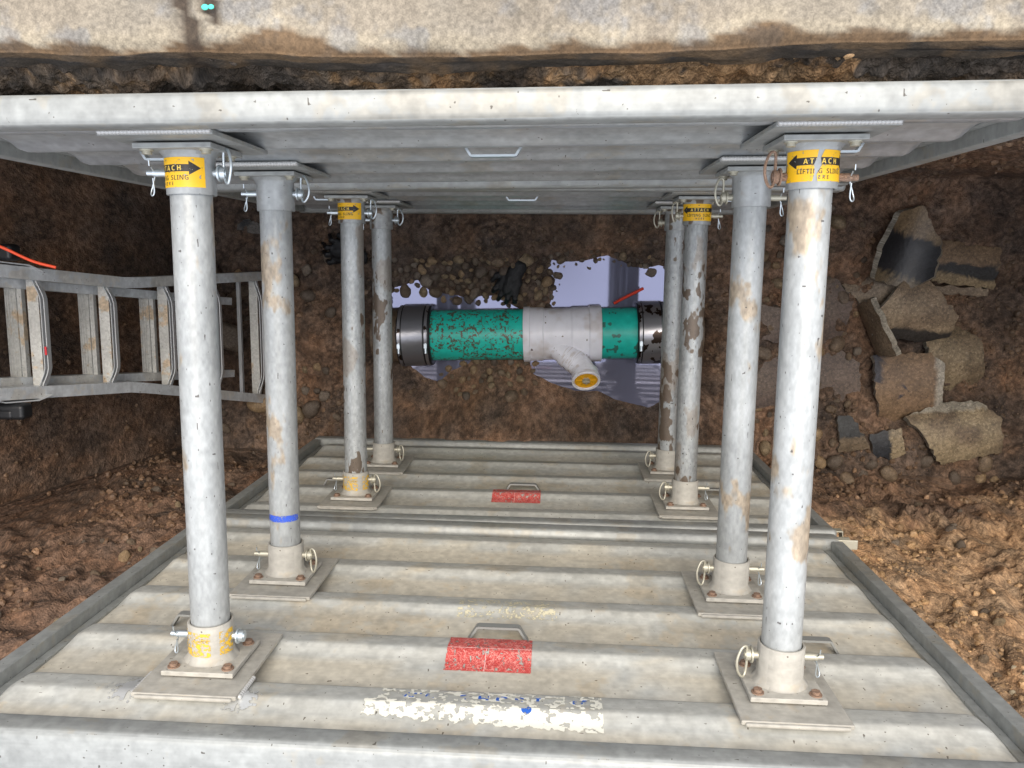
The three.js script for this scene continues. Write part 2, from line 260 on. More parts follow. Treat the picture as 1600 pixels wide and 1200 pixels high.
const edgeZ = x => -0.318 + 0.026 * (fbm(x * 4, 0.3, 1.2, 4) - 0.5) - 0.014 * sm(-0.1, 0.5, x);
{ // crumbling cut face under the pavement edge, seen over the far panel
  const NX = 760, NY = 110, pos = [], uv = [], col = [], idx = [];
  for (let i = 0; i <= NX; i++) { const x = lerp(-1.3, 1.2, i / NX); for (let k = 0; k <= NY; k++) {
    const y = lerp(GY - 0.022, 2.35, k / NY), n = fbm(x * 9, y * 9, 3.3, 4), b = billow(x * 16, y * 16, 6.6, 3), m = fbm(x * 60, y * 60, 1.2, 3), hole = sm(0.60, 0.68, fbm(x * 3.2 + 4, y * 7, 8.8, 3)) * sm(GY - 0.05, GY - 0.11, y);
    const z = Math.min(-0.272, edgeZ(x) + 0.002 + 0.034 * sm(GY - 0.02, GY - 0.15, y) - 0.03 * (n - 0.35) - 0.009 * (1 - crumb(x, y, 2.2, 30)) - 0.012 * (b - 0.2) - 0.014 * (m - 0.4) - 0.05 * hole); pos.push(x, y, z); uv.push(x / 0.5, y / 0.5);
    const q = (fbm(x * 6, y * 10, 2, 4) - 0.5) * 1.6 + (m - 0.5) * 0.5, o = sm(-0.04, 0.1, q + 0.46 * sm(0.0, 0.16, x) - 0.9 * sm(0.47, 0.52, x) - 0.14); col.push(...mixc(mixc([.14, .118, .10], [.36, .27, .19], sm(-0.06, 0.26, q + 0.08)), [.62, .40, .22], o));
  } }
  for (let i = 0; i < NX; i++) for (let k = 0; k < NY; k++) { const a = i * (NY + 1) + k, b = a + NY + 1; idx.push(a, a + 1, b, b, a + 1, b + 1); }
  const g = new THREE.BufferGeometry(); g.setAttribute('position', new THREE.Float32BufferAttribute(pos, 3)); g.setAttribute('uv', new THREE.Float32BufferAttribute(uv, 2)); g.setAttribute('color', new THREE.Float32BufferAttribute(col, 3)); g.setIndex(idx); g.computeVertexNormals(); struct(mesh('cut_soil_face', g, M.soil, scene));
}
{ // concrete pavement along the far lip, broken and muddy at the edge
  const NX = 330, NZ = 110, pos = [], uv = [], col = [], idx = [];
  for (let i = 0; i <= NX; i++) {
    const x = lerp(-2.4, 2.85, i / NX), e = edgeZ(x);
    const mudW = 0.018 + 0.016 * (fbm(x * 7, 5.1, 2.2, 4) - 0.25) + 0.026 * Math.exp(-(((x + 0.455) / 0.07) ** 2)) * (0.7 + 0.6 * fbm(x * 20, 1, 1, 3)) + 0.026 * Math.exp(-(((x - 0.31) / 0.06) ** 2));
    for (let k = 0; k <= NZ; k++) {
      let y = GY, z, t = k / NZ;
      if (k < 16) { const a = k / 16; y = GY - 0.045 * (1 - a) ** 1.2 + 0.008 * (fbm(x * 30, a * 3, 1, 3) - 0.5); z = e + 0.004 - 0.012 * a + 0.016 * (fbm(x * 22, a * 2, 5, 3) - 0.5) * (1 - a); }
      else { const a = (k - 16) / (NZ - 16); z = lerp(e - 0.008, -1.76, a * a * 0.6 + a * 0.4); y = GY + 0.006 * (fbm(x * 5, z * 5, 3, 3) - 0.5) - 0.012 * Math.exp(-(((z - e + 0.008) / 0.012) ** 2)) + 0.004 * (fbm(x * 28, z * 28, 2, 3) - 0.5); }
      const n = fbm(x * 6, z * 6, 9, 4), n2 = fbm(x * 26, z * 26, 4, 3); let c = mixc([.43, .40, .36], [.49, .465, .425], sm(0.35, 0.65, n)); c = mixc(c, [.38, .375, .37], sm(0.5, 0.75, fbm(x * 9 + 9, z * 9, 3, 5)) * 0.5);
      const dist = e - z + 0.03 * (n2 - 0.5); const rim = sm(mudW + 0.035, mudW + 0.012, dist) * sm(mudW - 0.012, mudW + 0.004, dist); c = mixc(c, [.60, .56, .48], rim * 0.75 * sm(0.3, 0.55, n2));   // patchy paler rim along the mud band
      c = mixc(c, [.24, .17, .11], sm(mudW + 0.003, mudW - 0.004, dist));
      if (k < 15) c = mixc([.24, .17, .11], [.11, .095, .085], sm(0.4, 0.62, n2 + (k < 9 ? 0.12 : -0.15)));
      const cx = -0.602 + 0.012 * (fbm(2, z * 14, 3, 3) - 0.5) * 2, cr = Math.abs(x - cx), cx2 = -0.596 + (-(z + 0.48)) * -0.42 + 0.01 * (fbm(z * 20, 3, 3, 2) - 0.5), cr2 = Math.abs(x - cx2);
      if (z > -0.50 && (cr < 0.008 + 0.007 * n2 || (cr2 < 0.008 + 0.006 * n2 && z < -0.37))) { c = mixc(c, [.085, .06, .045], 0.9); y -= 0.008; }
      pos.push(x, y, z); uv.push(x / 0.55, z / 0.55 + (k < 16 ? (GY - y) / 0.55 : 0)); col.push(...c);
    }
  }
  for (let i = 0; i < NX; i++) for (let k = 0; k < NZ; k++) { const a = i * (NZ + 1) + k, b = a + NZ + 1; idx.push(a, b, a + 1, b, b + 1, a + 1); }
  const g = new THREE.BufferGeometry(); g.setAttribute('position', new THREE.Float32BufferAttribute(pos, 3)); g.setAttribute('uv', new THREE.Float32BufferAttribute(uv, 2)); g.setAttribute('color', new THREE.Float32BufferAttribute(col, 3)); g.setIndex(idx); g.computeVertexNormals();
  struct(mesh('concrete_pavement', g, M.concrete, scene));
  const teal = std({ color: 0x4fc9b4, roughness: 0.7 });
  for (const [x, z, s] of [[-0.567, -0.396, 0.006], [-0.557, -0.3965, 0.005]]) { const b = new THREE.IcosahedronGeometry(s, 2); b.scale(1, 0.35, 0.8); b.translate(x, GY + 0.002, z); tag(mesh('paint_chip', b, teal, scene), 'tiny teal paint chip lying on the cracked concrete pavement', 'chip', 'teal paint chips'); }
}

// ------------------------------------------------------------------ shield panels
const L = 2.02, H = 1.22, SK = 0.032;
const ribY = [0.095, 0.327, 0.559, 0.784, 1.012], faceH = 0.07, slopeH = 0.045;
function ribProfile(y0) { const e = Math.min(y0 + 0.222, H - 0.05); return [[y0, SK + 0.004], [y0, 0.013], [y0 + 0.003, 0.008], [y0 + 0.008, 0.0065], [y0 + 0.03, 0.0035], [y0 + 0.055, 0.0008], [y0 + 0.064, 0], [y0 + 0.072, 0.0012], [y0 + 0.084, 0.007], [y0 + 0.098, 0.0135], [y0 + 0.125, 0.0185], [lerp(y0 + 0.125, e, 0.5), 0.0245], [e, 0.031]]; }
function sheet(profile, xs, dirty, sx) { // profile (y,w) swept along x; tapered at the ends to the skin
  const pos = [], uv = [], col = [], idx = [], n = profile.length; let arc = [0]; for (let k = 1; k < n; k++) arc.push(arc[k - 1] + Math.hypot(profile[k][0] - profile[k - 1][0], profile[k][1] - profile[k - 1][1]));
  xs.forEach(([x, s]) => profile.forEach(([y, w], k) => {
    const ww = SK + (w - SK) * s, dent = 0.0012 * (fbm(x * 6 + sx, y * 12, 3, 3) - 0.5); pos.push(x, y, ww + dent); uv.push(x / 0.9 + sx, arc[k] / 0.9 + profile[0][0] / 0.9);
    const q = fbm(x * 5 + sx * 7, y * 16, 1.5, 4), q2 = fbm(x * 30, y * 40 + sx, 2.5, 3), up = k > 9; let c = mixc(mixc([.80, .80, .785], [.93, .925, .90], q), [.92, .885, .82], 0.45 * dirty * sm(0.3, 0.6, q2));
    c = mixc(c, [.98, .885, .745], dirty * sm(up ? 0.25 : 0.58, up ? 0.5 : 0.78, q + 0.3 * (q2 - 0.5)) * 0.85); col.push(...c);
  }));
  for (let i = 0; i + 1 < xs.length; i++) for (let k = 0; k + 1 < n; k++) { const a = i * n + k, b = a + n; idx.push(a, b, a + 1, b, b + 1, a + 1); }
  const g = new THREE.BufferGeometry(); g.setAttribute('position', new THREE.Float32BufferAttribute(pos, 3)); g.setAttribute('uv', new THREE.Float32BufferAttribute(uv, 2)); g.setAttribute('color', new THREE.Float32BufferAttribute(col, 3)); g.setIndex(idx); g.computeVertexNormals(); return g;
}
const ribXs = []; { const e = L / 2 - 0.045; ribXs.push([-e, 0], [-e + 0.012, 0.25], [-e + 0.03, 0.85], [-e + 0.045, 1]); for (let i = 1; i < 40; i++) ribXs.push([lerp(-e + 0.045, e - 0.045, i / 40), 1]); ribXs.push([e - 0.045, 1], [e - 0.03, 0.85], [e - 0.012, 0.25], [e, 0]); }
function decal(y0, y1, xa, xb, off = 0.0016) { // thin film that follows a rib
  const pts = []; const all = ribY.map(ribProfile).flat(); for (let i = 0; i <= 14; i++) { const y = lerp(y0, y1, i / 14); let w = SK; for (let k = 0; k + 1 < all.length; k++) if (all[k][0] <= y && all[k + 1][0] >= y && all[k + 1][0] > all[k][0]) { w = lerp(all[k][1], all[k + 1][1], (y - all[k][0]) / (all[k + 1][0] - all[k][0])); } pts.push([y, Math.min(w, SK) - off]); }
  const pos = [], uv = [], idx = []; for (let i = 0; i <= 8; i++) pts.forEach(([y, w], k) => { const x = lerp(xa, xb, i / 8); pos.push(x, y, w); uv.push(i / 8, 1 - k / 14); });
  for (let i = 0; i < 8; i++) for (let k = 0; k < 14; k++) { const a = i * 15 + k, b = a + 15; idx.push(a, b, a + 1, b, b + 1, a + 1); }
  const g = new THREE.BufferGeometry(); g.setAttribute('position', new THREE.Float32BufferAttribute(pos, 3)); g.setAttribute('uv', new THREE.Float32BufferAttribute(uv, 2)); g.setIndex(idx); g.computeVertexNormals(); return g;
}
const filmMat = (t, ro = 0.55) => std({ map: t, roughness: ro, alphaTest: 0.5, side: THREE.DoubleSide });
function flakes(c, w, h, keep, sd) { // knock worn-away flecks out of a canvas
  const im = c.getImageData(0, 0, w, h), d = im.data; for (let j = 0; j < h; j++) for (let i = 0; i < w; i++) { const k = (j * w + i) * 4; if (d[k + 3] && !keep(i / w, j / h, fbm(i / w * 24 * (w / h) * 0.5, j / h * 12, sd, 6), fbm(i * 0.12, j * 0.35, sd + 5, 3))) d[k + 3] = 0; } c.putImageData(im, 0, 0);
}
const redT = s => canvasTex(512, 200, (c, w, h) => {
  c.fillStyle = '#c8544e'; c.fillRect(0, 0, w, h); for (let i = 0; i < 2200; i++) { const v = hsh(i, 3, s); c.strokeStyle = v > 0.45 ? 'rgba(238,180,170,0.55)' : 'rgba(150,40,40,0.5)'; c.lineWidth = 1 + 2 * hsh(i, 8, s); const x = hsh(i, 4, s) * w, y = hsh(i, 5, s) * h, a = (hsh(i, 6, s) - 0.5) * 2.4, l = 6 + 40 * hsh(i, 7, s) ** 2; c.beginPath(); c.moveTo(x, y); c.lineTo(x + l * Math.cos(a), y + l * Math.sin(a)); c.stroke(); }
  c.fillStyle = 'rgba(246,226,220,0.75)'; c.fillRect(0, h * 0.47, w, 3); c.fillRect(w * 0.46, h * 0.5, 4, h * 0.5);
  flakes(c, w, h, (u, v, n, m) => n + 0.35 * m < 0.86, s);
});
const redA = redT(1), redB = redT(2);
const whiteDecalT = canvasTex(1024, 256, (c, w, h) => { // flaked white decal; only scraps of its blue lettering are left
  c.fillStyle = '#e6e4d6'; c.fillRect(0, 0, w, h); c.fillStyle = '#2c62bd'; c.font = 'bold 84px sans-serif';
  c.save(); c.beginPath(); c.rect(0, 12, w, 76); c.clip(); c.translate(140, 100); for (const [t, x] of [['W', 0], ['W', 88], ['S', 262], ['H', 340], ['O', 420], ['R', 500], ['I', 590], ['M', 750], ['A', 880]]) c.fillText(t, x, 0); c.restore();
  c.beginPath(); c.arc(700, 150, 22, 0, 7); c.fill();
  flakes(c, w, h, (u, v, n, m) => v < 0.42 ? n > 0.53 && u > 0.05 : (v < 0.52 ? n > 0.56 : n + 0.2 * (m - 0.5) > 0.40 - 0.1 * (v - 0.6) && v < 0.80 + 0.2 * u + 0.25 * (n - 0.5) && v > 0.42 + 0.16 * u * (n > 0.5 ? 1 : 1.3)), 7);
});
const faintT = canvasTex(512, 128, (c, w, h) => { c.fillStyle = '#cfc8ac'; c.fillRect(0, 0, w, h); c.fillStyle = '#8c8a80'; c.font = 'bold 26px sans-serif'; c.fillText('||| | || ||| || |', 150, 92); flakes(c, w, h, (u, v, n, m) => n + 0.5 * (m - 0.5) > 0.56, 21); });
const scuffT = canvasTex(512, 64, (c, w, h) => { c.fillStyle = '#d8d6cf'; c.fillRect(0, 0, w, h); flakes(c, w, h, (u, v, n, m) => n + 0.8 * (m - 0.5) > 0.60, 31); });
const attachT = (torn) => canvasTex(1024, 384, (c, w, h) => {
  c.fillStyle = '#f3bd1f'; c.fillRect(0, 0, w, h); c.fillStyle = '#2a2622';
  c.fillRect(170, 92, w - 340, 92); for (const s of [0, 1]) { c.beginPath(); const X = v => s ? w - v : v; c.moveTo(X(50), 138); c.lineTo(X(200), 48); c.lineTo(X(200), 228); c.closePath(); c.fill(); }
  c.textAlign = 'center'; c.fillStyle = '#f3cf58'; c.font = 'bold 88px sans-serif'; c.fillText('A T T A C H', w / 2, 169); c.fillStyle = '#4a4224'; c.font = 'bold 84px sans-serif'; c.fillText('LIFTING  SLING', w / 2, 290); c.font = 'bold 64px sans-serif'; c.fillText('H E R E', w / 2, 358);
  if (torn) { c.globalCompositeOperation = 'destination-out'; c.beginPath(); c.moveTo(470, 0); c.lineTo(545, 0); c.lineTo(500, 100); c.lineTo(515, 190); c.lineTo(455, 300); c.lineTo(470, 384); c.lineTo(405, 384); c.lineTo(430, 270); c.lineTo(420, 180); c.lineTo(455, 90); c.closePath(); c.fill(); c.globalCompositeOperation = 'source-over'; }
  flakes(c, w, h, (u, v, n, m) => n + 0.2 * m < 0.83, 3);
});
const blueFilm = filmMat(canvasTex(256, 64, (c, w, h) => { c.fillStyle = '#3a5fd0'; c.fillRect(0, 0, w, h); flakes(c, w, h, (u, v, n, m) => n + 0.5 * (m - 0.5) > 0.40 - 0.1 * Math.sin(v * 3.14) + (u > 0.85 || u < 0.08 ? 0.1 : 0), 17); }));
const groundM = std({ map: canvasTex(256, 256, (c, w, h) => { c.fillStyle = '#dcdedd'; c.fillRect(0, 0, w, h); flakes(c, w, h, (u, v, n, m) => Math.hypot((u - 0.5) * 1.1, (v - 0.5) * 1.3) + 0.9 * (n - 0.5) < 0.40, 23); }), roughness: 0.32, metalness: 0.55, alphaTest: 0.5, side: THREE.DoubleSide });
const attachM = filmMat(attachT(false), 0.4), attachTornM = filmMat(attachT(true), 0.4);
const wornYellowM = filmMat(canvasTex(512, 256, (c, w, h) => { c.fillStyle = '#dfb438'; c.fillRect(0, 0, w, h); c.fillStyle = '#5a4d2a'; for (let i = 0; i < 30; i++) c.fillRect(120 + hsh(i, 1, 1) * 300, 140 + hsh(i, 2, 1) * 60, 6 + 20 * hsh(i, 3, 1), 5); flakes(c, w, h, (u, v, n, m) => n + 0.6 * (m - 0.5) > 0.50 && !(u > 0.25 && u < 0.38), 13); }));
// a film wrapped on a socket; a0..a1 measured from straight up towards local -x
function wrap(r, z0, z1, a0, a1) {
  const pos = [], uv = [], idx = []; for (let i = 0; i <= 24; i++) for (let k = 0; k < 2; k++) { const a = lerp(a0, a1, i / 24); pos.push(-Math.sin(a) * r, Math.cos(a) * r, k ? z1 : z0); uv.push(i / 24, k); }
  for (let i = 0; i < 24; i++) { const a = i * 2; idx.push(a, a + 2, a + 1, a + 2, a + 3, a + 1); } const g = new THREE.BufferGeometry(); g.setAttribute('position', new THREE.Float32BufferAttribute(pos, 3)); g.setAttribute('uv', new THREE.Float32BufferAttribute(uv, 2)); g.setIndex(idx); g.computeVertexNormals(); return g;
}
const TR = 0.0382, CI = 0.0402, CO = 0.0452, CL = 0.078;           // tube, socket bore, socket outside, socket length
const socketG = (() => { const p = [[CI, 0], [CI, -CL + 0.001], [CI + 0.001, -CL], [CO - 0.001, -CL], [CO, -CL + 0.0015], [CO, -0.012], [CO + 0.003, -0.006], [CO + 0.009, 0]].map(a => new THREE.Vector2(a[0], -a[1])); const g = new THREE.LatheGeometry(p, 40); g.rotateX(-Math.PI / 2); return boxUV(toCreasedNormals(g, 0.6), 0.9, 0.3); })();
const boltG = (() => merge([new THREE.CylinderGeometry(0.0085, 0.009, 0.007, 6).rotateX(Math.PI / 2), new THREE.CylinderGeometry(0.012, 0.012, 0.003, 18).rotateX(Math.PI / 2).translate(0, 0, 0.004)]))();
const weldG = (len, n) => { const a = []; for (let i = 0; i < n; i++) { const s = new THREE.IcosahedronGeometry(0.0065, 1); s.scale(0.9, 0.8, 0.8); s.translate(-len / 2 + len * i / (n - 1), 0, 0); a.push(s); } return merge(a); };
const beadG = weldG(0.19, 30), smoothBeadG = boxUV(box(0.19, 0.009, 0.008, 0, 0, 0, 0.0035), 0.9), vbeadG = weldG(0.07, 11).clone().rotateZ(Math.PI / 2);
const plateG = boxUV(box(0.205, 0.27, 0.009, 0, 0, 0.0015, 0.0025), 0.9, 0.1), flangeG = boxUV(box(0.145, 0.15, 0.010, 0, 0, 0, 0.002), 0.9, 0.6);
const strutX = [-0.694, 0.457], strutY = [2.5595, 2.0933, 1.3397, 0.8735];
function panel(side, yb, xc, yaw, label, opt) {
  const t = thing('shield_panel', label, 'panel', [xc, yb, side > 0 ? ZN : ZF], 'panels of the two stacked trench shields'); t.rotation.y = (side > 0 ? 0 : Math.PI) + yaw;
  const cl = M.metalPlain, sx = opt.sx;
  const mt = side > 0 ? M.metal : M.metalClean, dm = side > 0 ? M.dusty : cl;
  // skin: valley sheet between the rails
  const prof = []; for (let i = 0; i <= 60; i++) prof.push([lerp(0.05, H - 0.04, i / 60), SK]);
  const fl = sheet(prof.map(([y, w]) => [y, w + 0.0005]), ribXs.map(([x]) => [x * (L / 2 - 0.02) / (L / 2 - 0.045), 1]), opt.dirty * 1.0, sx); { const c = fl.attributes.color, p = fl.attributes.position; for (let i = 0; i < c.count; i++) { const q = fbm(p.getX(i) * 4 + sx, p.getY(i) * 9, 4, 4), k = opt.dirty * sm(0.3, 0.5, q); c.setXYZ(i, lerp(c.getX(i), 1.0, k), lerp(c.getY(i), .89, k), lerp(c.getZ(i), .74, k)); } }
  mesh('skin', fl, mt, t);
  mesh('back_sheet', boxUV(box(L - 0.04, H - 0.06, 0.003, 0, H / 2, SK + 0.007), 0.9, sx), cl, t);
  ribY.forEach((y0, i) => mesh('rib', sheet(ribProfile(y0), ribXs, opt.dirty, sx + i * 0.37), mt, t));
  mesh('top_rail', boxUV(toCreasedNormals(side > 0 && !opt.low ? box(L, 0.060, 0.085, 0, H - 0.022, 0.043, 0.014) : box(L, 0.060, 0.050, 0, H - 0.030, 0.013, 0.012), 0.7), 0.9, sx), cl, t);
  mesh('bottom_rail', boxUV(toCreasedNormals(box(L - 0.004, 0.068, 0.046, 0, 0.034, 0.012, 0.014), 0.7), 0.9, sx + 0.4), cl, t);
  for (const s of [-1, 1]) {
    mesh('end_channel', boxUV(merge([box(0.034, H - 0.13, 0.040, s * (L / 2 - 0.019), H / 2 + 0.004, 0.013, 0.003), box(0.020, H - 0.14, 0.012, s * (L / 2 - 0.046), H / 2 + 0.004, SK - 0.004, 0.003)]), 0.9, sx + 0.2), cl, t);
  }
  // lifting handles of bent flat bar
  for (const hx of [-0.70, 0, 0.70]) {
    const w0 = SK - 0.002, w1 = -0.006, X = hx - (side > 0 ? 0 : -0) + (opt.hx || 0);
    const pts = [[-0.088, w0], [-0.072, w0], [-0.069, w0 - 0.001], [-0.048, w1 + 0.001], [-0.044, w1], [0.044, w1], [0.048, w1 + 0.001], [0.069, w0 - 0.001], [0.072, w0], [0.088, w0]].map(([x, w]) => [X + x, 0.75, w]);
    mesh('handle', bar(pts, [0, 1, 0], 0.022, 0.005), side > 0 ? cl : M.zinc, t);
  }
  // strut sockets
  for (const [i, sxw] of strutX.entries()) for (const yw of strutY.slice(opt.low ? 2 : 0, opt.low ? 4 : 2)) {
    const x = (side > 0 ? 1 : -1) * (sxw - xc), y = yw - yb;
    const pl = mesh('mounting_plate', plateG, dm, t); pl.position.set(x, y, -0.0063);
    const b = mesh('weld_bead', side > 0 ? smoothBeadG : beadG, side > 0 ? dm : M.weld, pl); b.position.set(0, 0.137, 0.003); if (side > 0 && !i && yw === strutY[0]) { for (const s of [-1, 1]) { const v = mesh('weld_bead', vbeadG, M.weld, pl); v.position.set(s * 0.104, 0.085, 0.004); } }
    const fg = mesh('flange_plate', flangeG, dm, t); fg.position.set(x, y, -0.0175);
    for (const dx of [-1, 1]) for (const dy of [-1, 1]) { const bo = mesh('bolt', boltG, side > 0 ? M.rust : M.dullZinc, fg); bo.position.set(dx * 0.055, dy * 0.055, -0.010); bo.rotation.z = dx + dy * 2.2; }
    const so = mesh('socket', socketG, side > 0 ? M.dusty : (opt.low ? M.tubeLow : M.tube), t); so.position.set(x, y, -0.0225);
    const top = yw === strutY[0] || yw === strutY[2];
    const filmed = (g, m, l) => { const f = mesh('sticker', g, m, so); f.userData.label = l; };
    if (side < 0 && top) filmed(wrap(CO + 0.0008, -0.066, -0.012, (i ? -1.52 : -2.25), (i ? 1.62 : 0.98)), i && !opt.low ? attachTornM : attachM, 'yellow sticker with black arrows reading attach lifting sling here');
    if (side > 0 && top && !i) filmed(wrap(CO + 0.0008, -0.066, -0.016, -1.5, 1.5), wornYellowM, 'worn yellow sticker scraps');
  }
  const film = (g, m, l) => { const f = mesh('sticker', g, m, t); f.userData.label = l; };
  if (side > 0) {
    const ox = -xc;
    if (!opt.low) {
      film(decal(0.787, 0.915, -0.222 + ox, -0.038 + ox), filmMat(redA), 'scratched red rectangular label');
      film(decal(1.022, 1.128, -0.352 + ox, 0.103 + ox, 0.0018), filmMat(whiteDecalT), 'flaked white decal with scraps of blue lettering');
      film(decal(0.585, 0.665, -0.225 + ox, 0.02 + ox), filmMat(faintT), 'faded cream decal');
      film(decal(1.022, 1.115, -0.86 + ox, -0.76 + ox), groundM, 'shiny patch of freshly ground aluminium'); film(decal(1.05, 1.125, -0.63 + ox, -0.55 + ox), groundM, 'shiny patch of freshly ground aluminium');
    } else {
      film(decal(0.787, 0.915, -0.219 + ox, -0.043 + ox), filmMat(redB), 'scratched red rectangular label');
      film(decal(0.565, 0.585, -0.25 + ox, 0.0 + ox), filmMat(scuffT), 'pale scraped paint'); film(decal(0.332, 0.372, -0.24 + ox, 0.02 + ox), filmMat(faintT), 'faded cream decal'); film(decal(0.79, 0.80, -0.5 + ox, 0.2 + ox, 0.0012), filmMat(scuffT), 'pale scraped paint'); film(decal(1.014, 1.028, -0.36 + ox, 0.12 + ox), filmMat(scuffT), 'pale scraped paint');
    }
    if (opt.low) { // stacking pin bracket at the right-hand end
      const cp = mesh('stacking_bracket', merge([bar([[L / 2 - 0.05, H - 0.03, -0.004], [L / 2 + 0.02, H - 0.03, -0.004], [L / 2 + 0.022, H - 0.03, 0.03]], [0, 1, 0], 0.03, 0.004), cylX(0.016, 0.05, L / 2 + 0.005, H + 0.012, 0.02), box(0.06, 0.006, 0.03, L / 2 + 0.01, H + 0.06, 0.012)]), M.dullZinc, t); cp.userData.label = 'small bent stacking bracket with pin';
    }
  }
  return t;
}
panel(1, 1.59, -0.118, -0.006, 'near wall panel of the upper trench shield, muddy ribbed aluminium with white and red decals', { dirty: 1, sx: 0.11, low: false });
panel(-1, 1.59, -0.168, 0.016, 'far wall panel of the upper trench shield, bluish ribbed aluminium below the concrete pavement', { dirty: 0.3, sx: 0.47, low: false, hx: -0.03 });
panel(1, 0.37, -0.112, 0, 'near wall panel of the lower trench shield, grey ribbed aluminium with one red label', { dirty: 0.6, sx: 0.73, low: true });
panel(-1, 0.37, -0.16, 0.005, 'far wall panel of the lower trench shield, shaded grey ribs above the cobble bank', { dirty: 0.2, sx: 0.29, low: true, hx: -0.03 });

// ------------------------------------------------------------------ strut spreaders with their locking pins
const strutLabel = [['topmost left strut with yellow arrow sticker, mud-smeared pale aluminium tube in front of the ladder', 'second strut down on the left, pale tube with a blue paint band'], ['topmost right strut, thick pale tube under the torn yellow sticker beside the clay shards', 'second strut down on the right, pale scuffed tube just left of the topmost one'],
  ['third strut down on the left, thin grey tube beside a small yellow sticker', 'lowest left strut, mud-flecked grey tube nearest the left pipe coupling'], ['third strut down on the right, grey tube beneath a small yellow sticker', 'lowest right strut, grey tube with clots of brown mud nearest the right coupling']];
function strut(i, k) {
  const x = strutX[i], y = strutY[k], za = ZF + 0.026, zb = ZN - 0.026, low = k > 1;
  const t = thing('strut', strutLabel[low ? 2 + i : i][k % 2], 'strut', [x, y, (za + zb) / 2], 'spreader struts across the trench'); const hl = (zb - za) / 2;
  const g = new THREE.CylinderGeometry(TR, TR, hl * 2, 48, 40); g.rotateX(Math.PI / 2); const p = g.attributes.position, uv = g.attributes.uv; for (let q = 0; q < p.count; q++) { const r = Math.hypot(p.getX(q), p.getY(q)); if (r > 0.01) { const s = 1 + 0.006 * (fbm(p.getX(q) * 30 + i, p.getY(q) * 30, p.getZ(q) * 12 + k, 2) - 0.5); p.setX(q, p.getX(q) * s); p.setY(q, p.getY(q) * s); } uv.setXY(q, uv.getX(q) * 0.5 + 0.13 * k + 0.31 * i, (p.getZ(q)) / 0.95 + 0.29 * k + 0.17 * i); }
  g.computeVertexNormals(); mesh('tube', g, low ? M.tubeLow : M.tube, t);
  if (k === 1 && i === 0) { const b = wrap(TR + 0.0009, 0, 0.017, -1.3, 1.1); b.translate(0, 0, 0.655 - (za + zb) / 2 - 0.008); const o = mesh('paint_band', b, blueFilm, t); o.userData.label = 'stripe of blue marking paint'; }
  const s = i ? -1 : 1;                                          // rings face the middle of the trench
  for (const e of [-1, 1]) {
    const z = e > 0 ? ZN - 0.0225 - 0.047 - (za + zb) / 2 : ZF + 0.0225 + 0.045 - (za + zb) / 2, rusty = i && !k && e < 0, m = rusty ? M.rust : (k === 0 && e > 0 && !i) || (e < 0 && !i) ? M.zinc : M.dullZinc;
    const pin = mesh('locking_pin', merge([cylX(0.0075, 0.142, s * 0.0, 0, z), cylX(0.012, 0.010, s * 0.064, 0, z), cylX(0.016, 0.003, s * 0.057, 0, z), cylX(0.0058, 0.014, s * -0.076, 0, z, 16)]), m, t);
    const ring = k !== 0 || e < 0 || i; const a = e * 0.012, tw = rr(-0.3, 0.3);
    if (ring) mesh('pull_ring', wire([[s * 0.066, 0.002, z - 0.026 + a], [s * 0.077, 0.008, z - 0.029 + a], [s * (0.086 + 0.008 * tw), 0.012, z - 0.006 + a], [s * (0.084 + 0.01 * tw), 0.012, z + 0.017 + a], [s * 0.075, 0.008, z + 0.031 + a], [s * 0.067, 0.002, z + 0.020 + a]], 0.0028, true, 48, 8), m, pin);
    mesh('clip', merge([wire([[-s * 0.069, 0.014, z - 0.010], [-s * 0.069, 0, z + 0.004], [-s * 0.076, -0.004, z + 0.024], [-s * 0.079, -0.002, z + 0.038], [-s * 0.074, 0.002, z + 0.042], [-s * 0.070, 0.003, z + 0.034], [-s * 0.070, 0.006, z + 0.010]], 0.0016, false, 40, 6), wire([[-s * 0.073, 0.012, z - 0.012], [-s * 0.0725, 0.014, z - 0.022]], 0.0016, false, 4, 6)]), M.zinc, pin);
  }
}
for (const k of [0, 1, 2, 3]) for (const i of [0, 1]) strut(i, k);

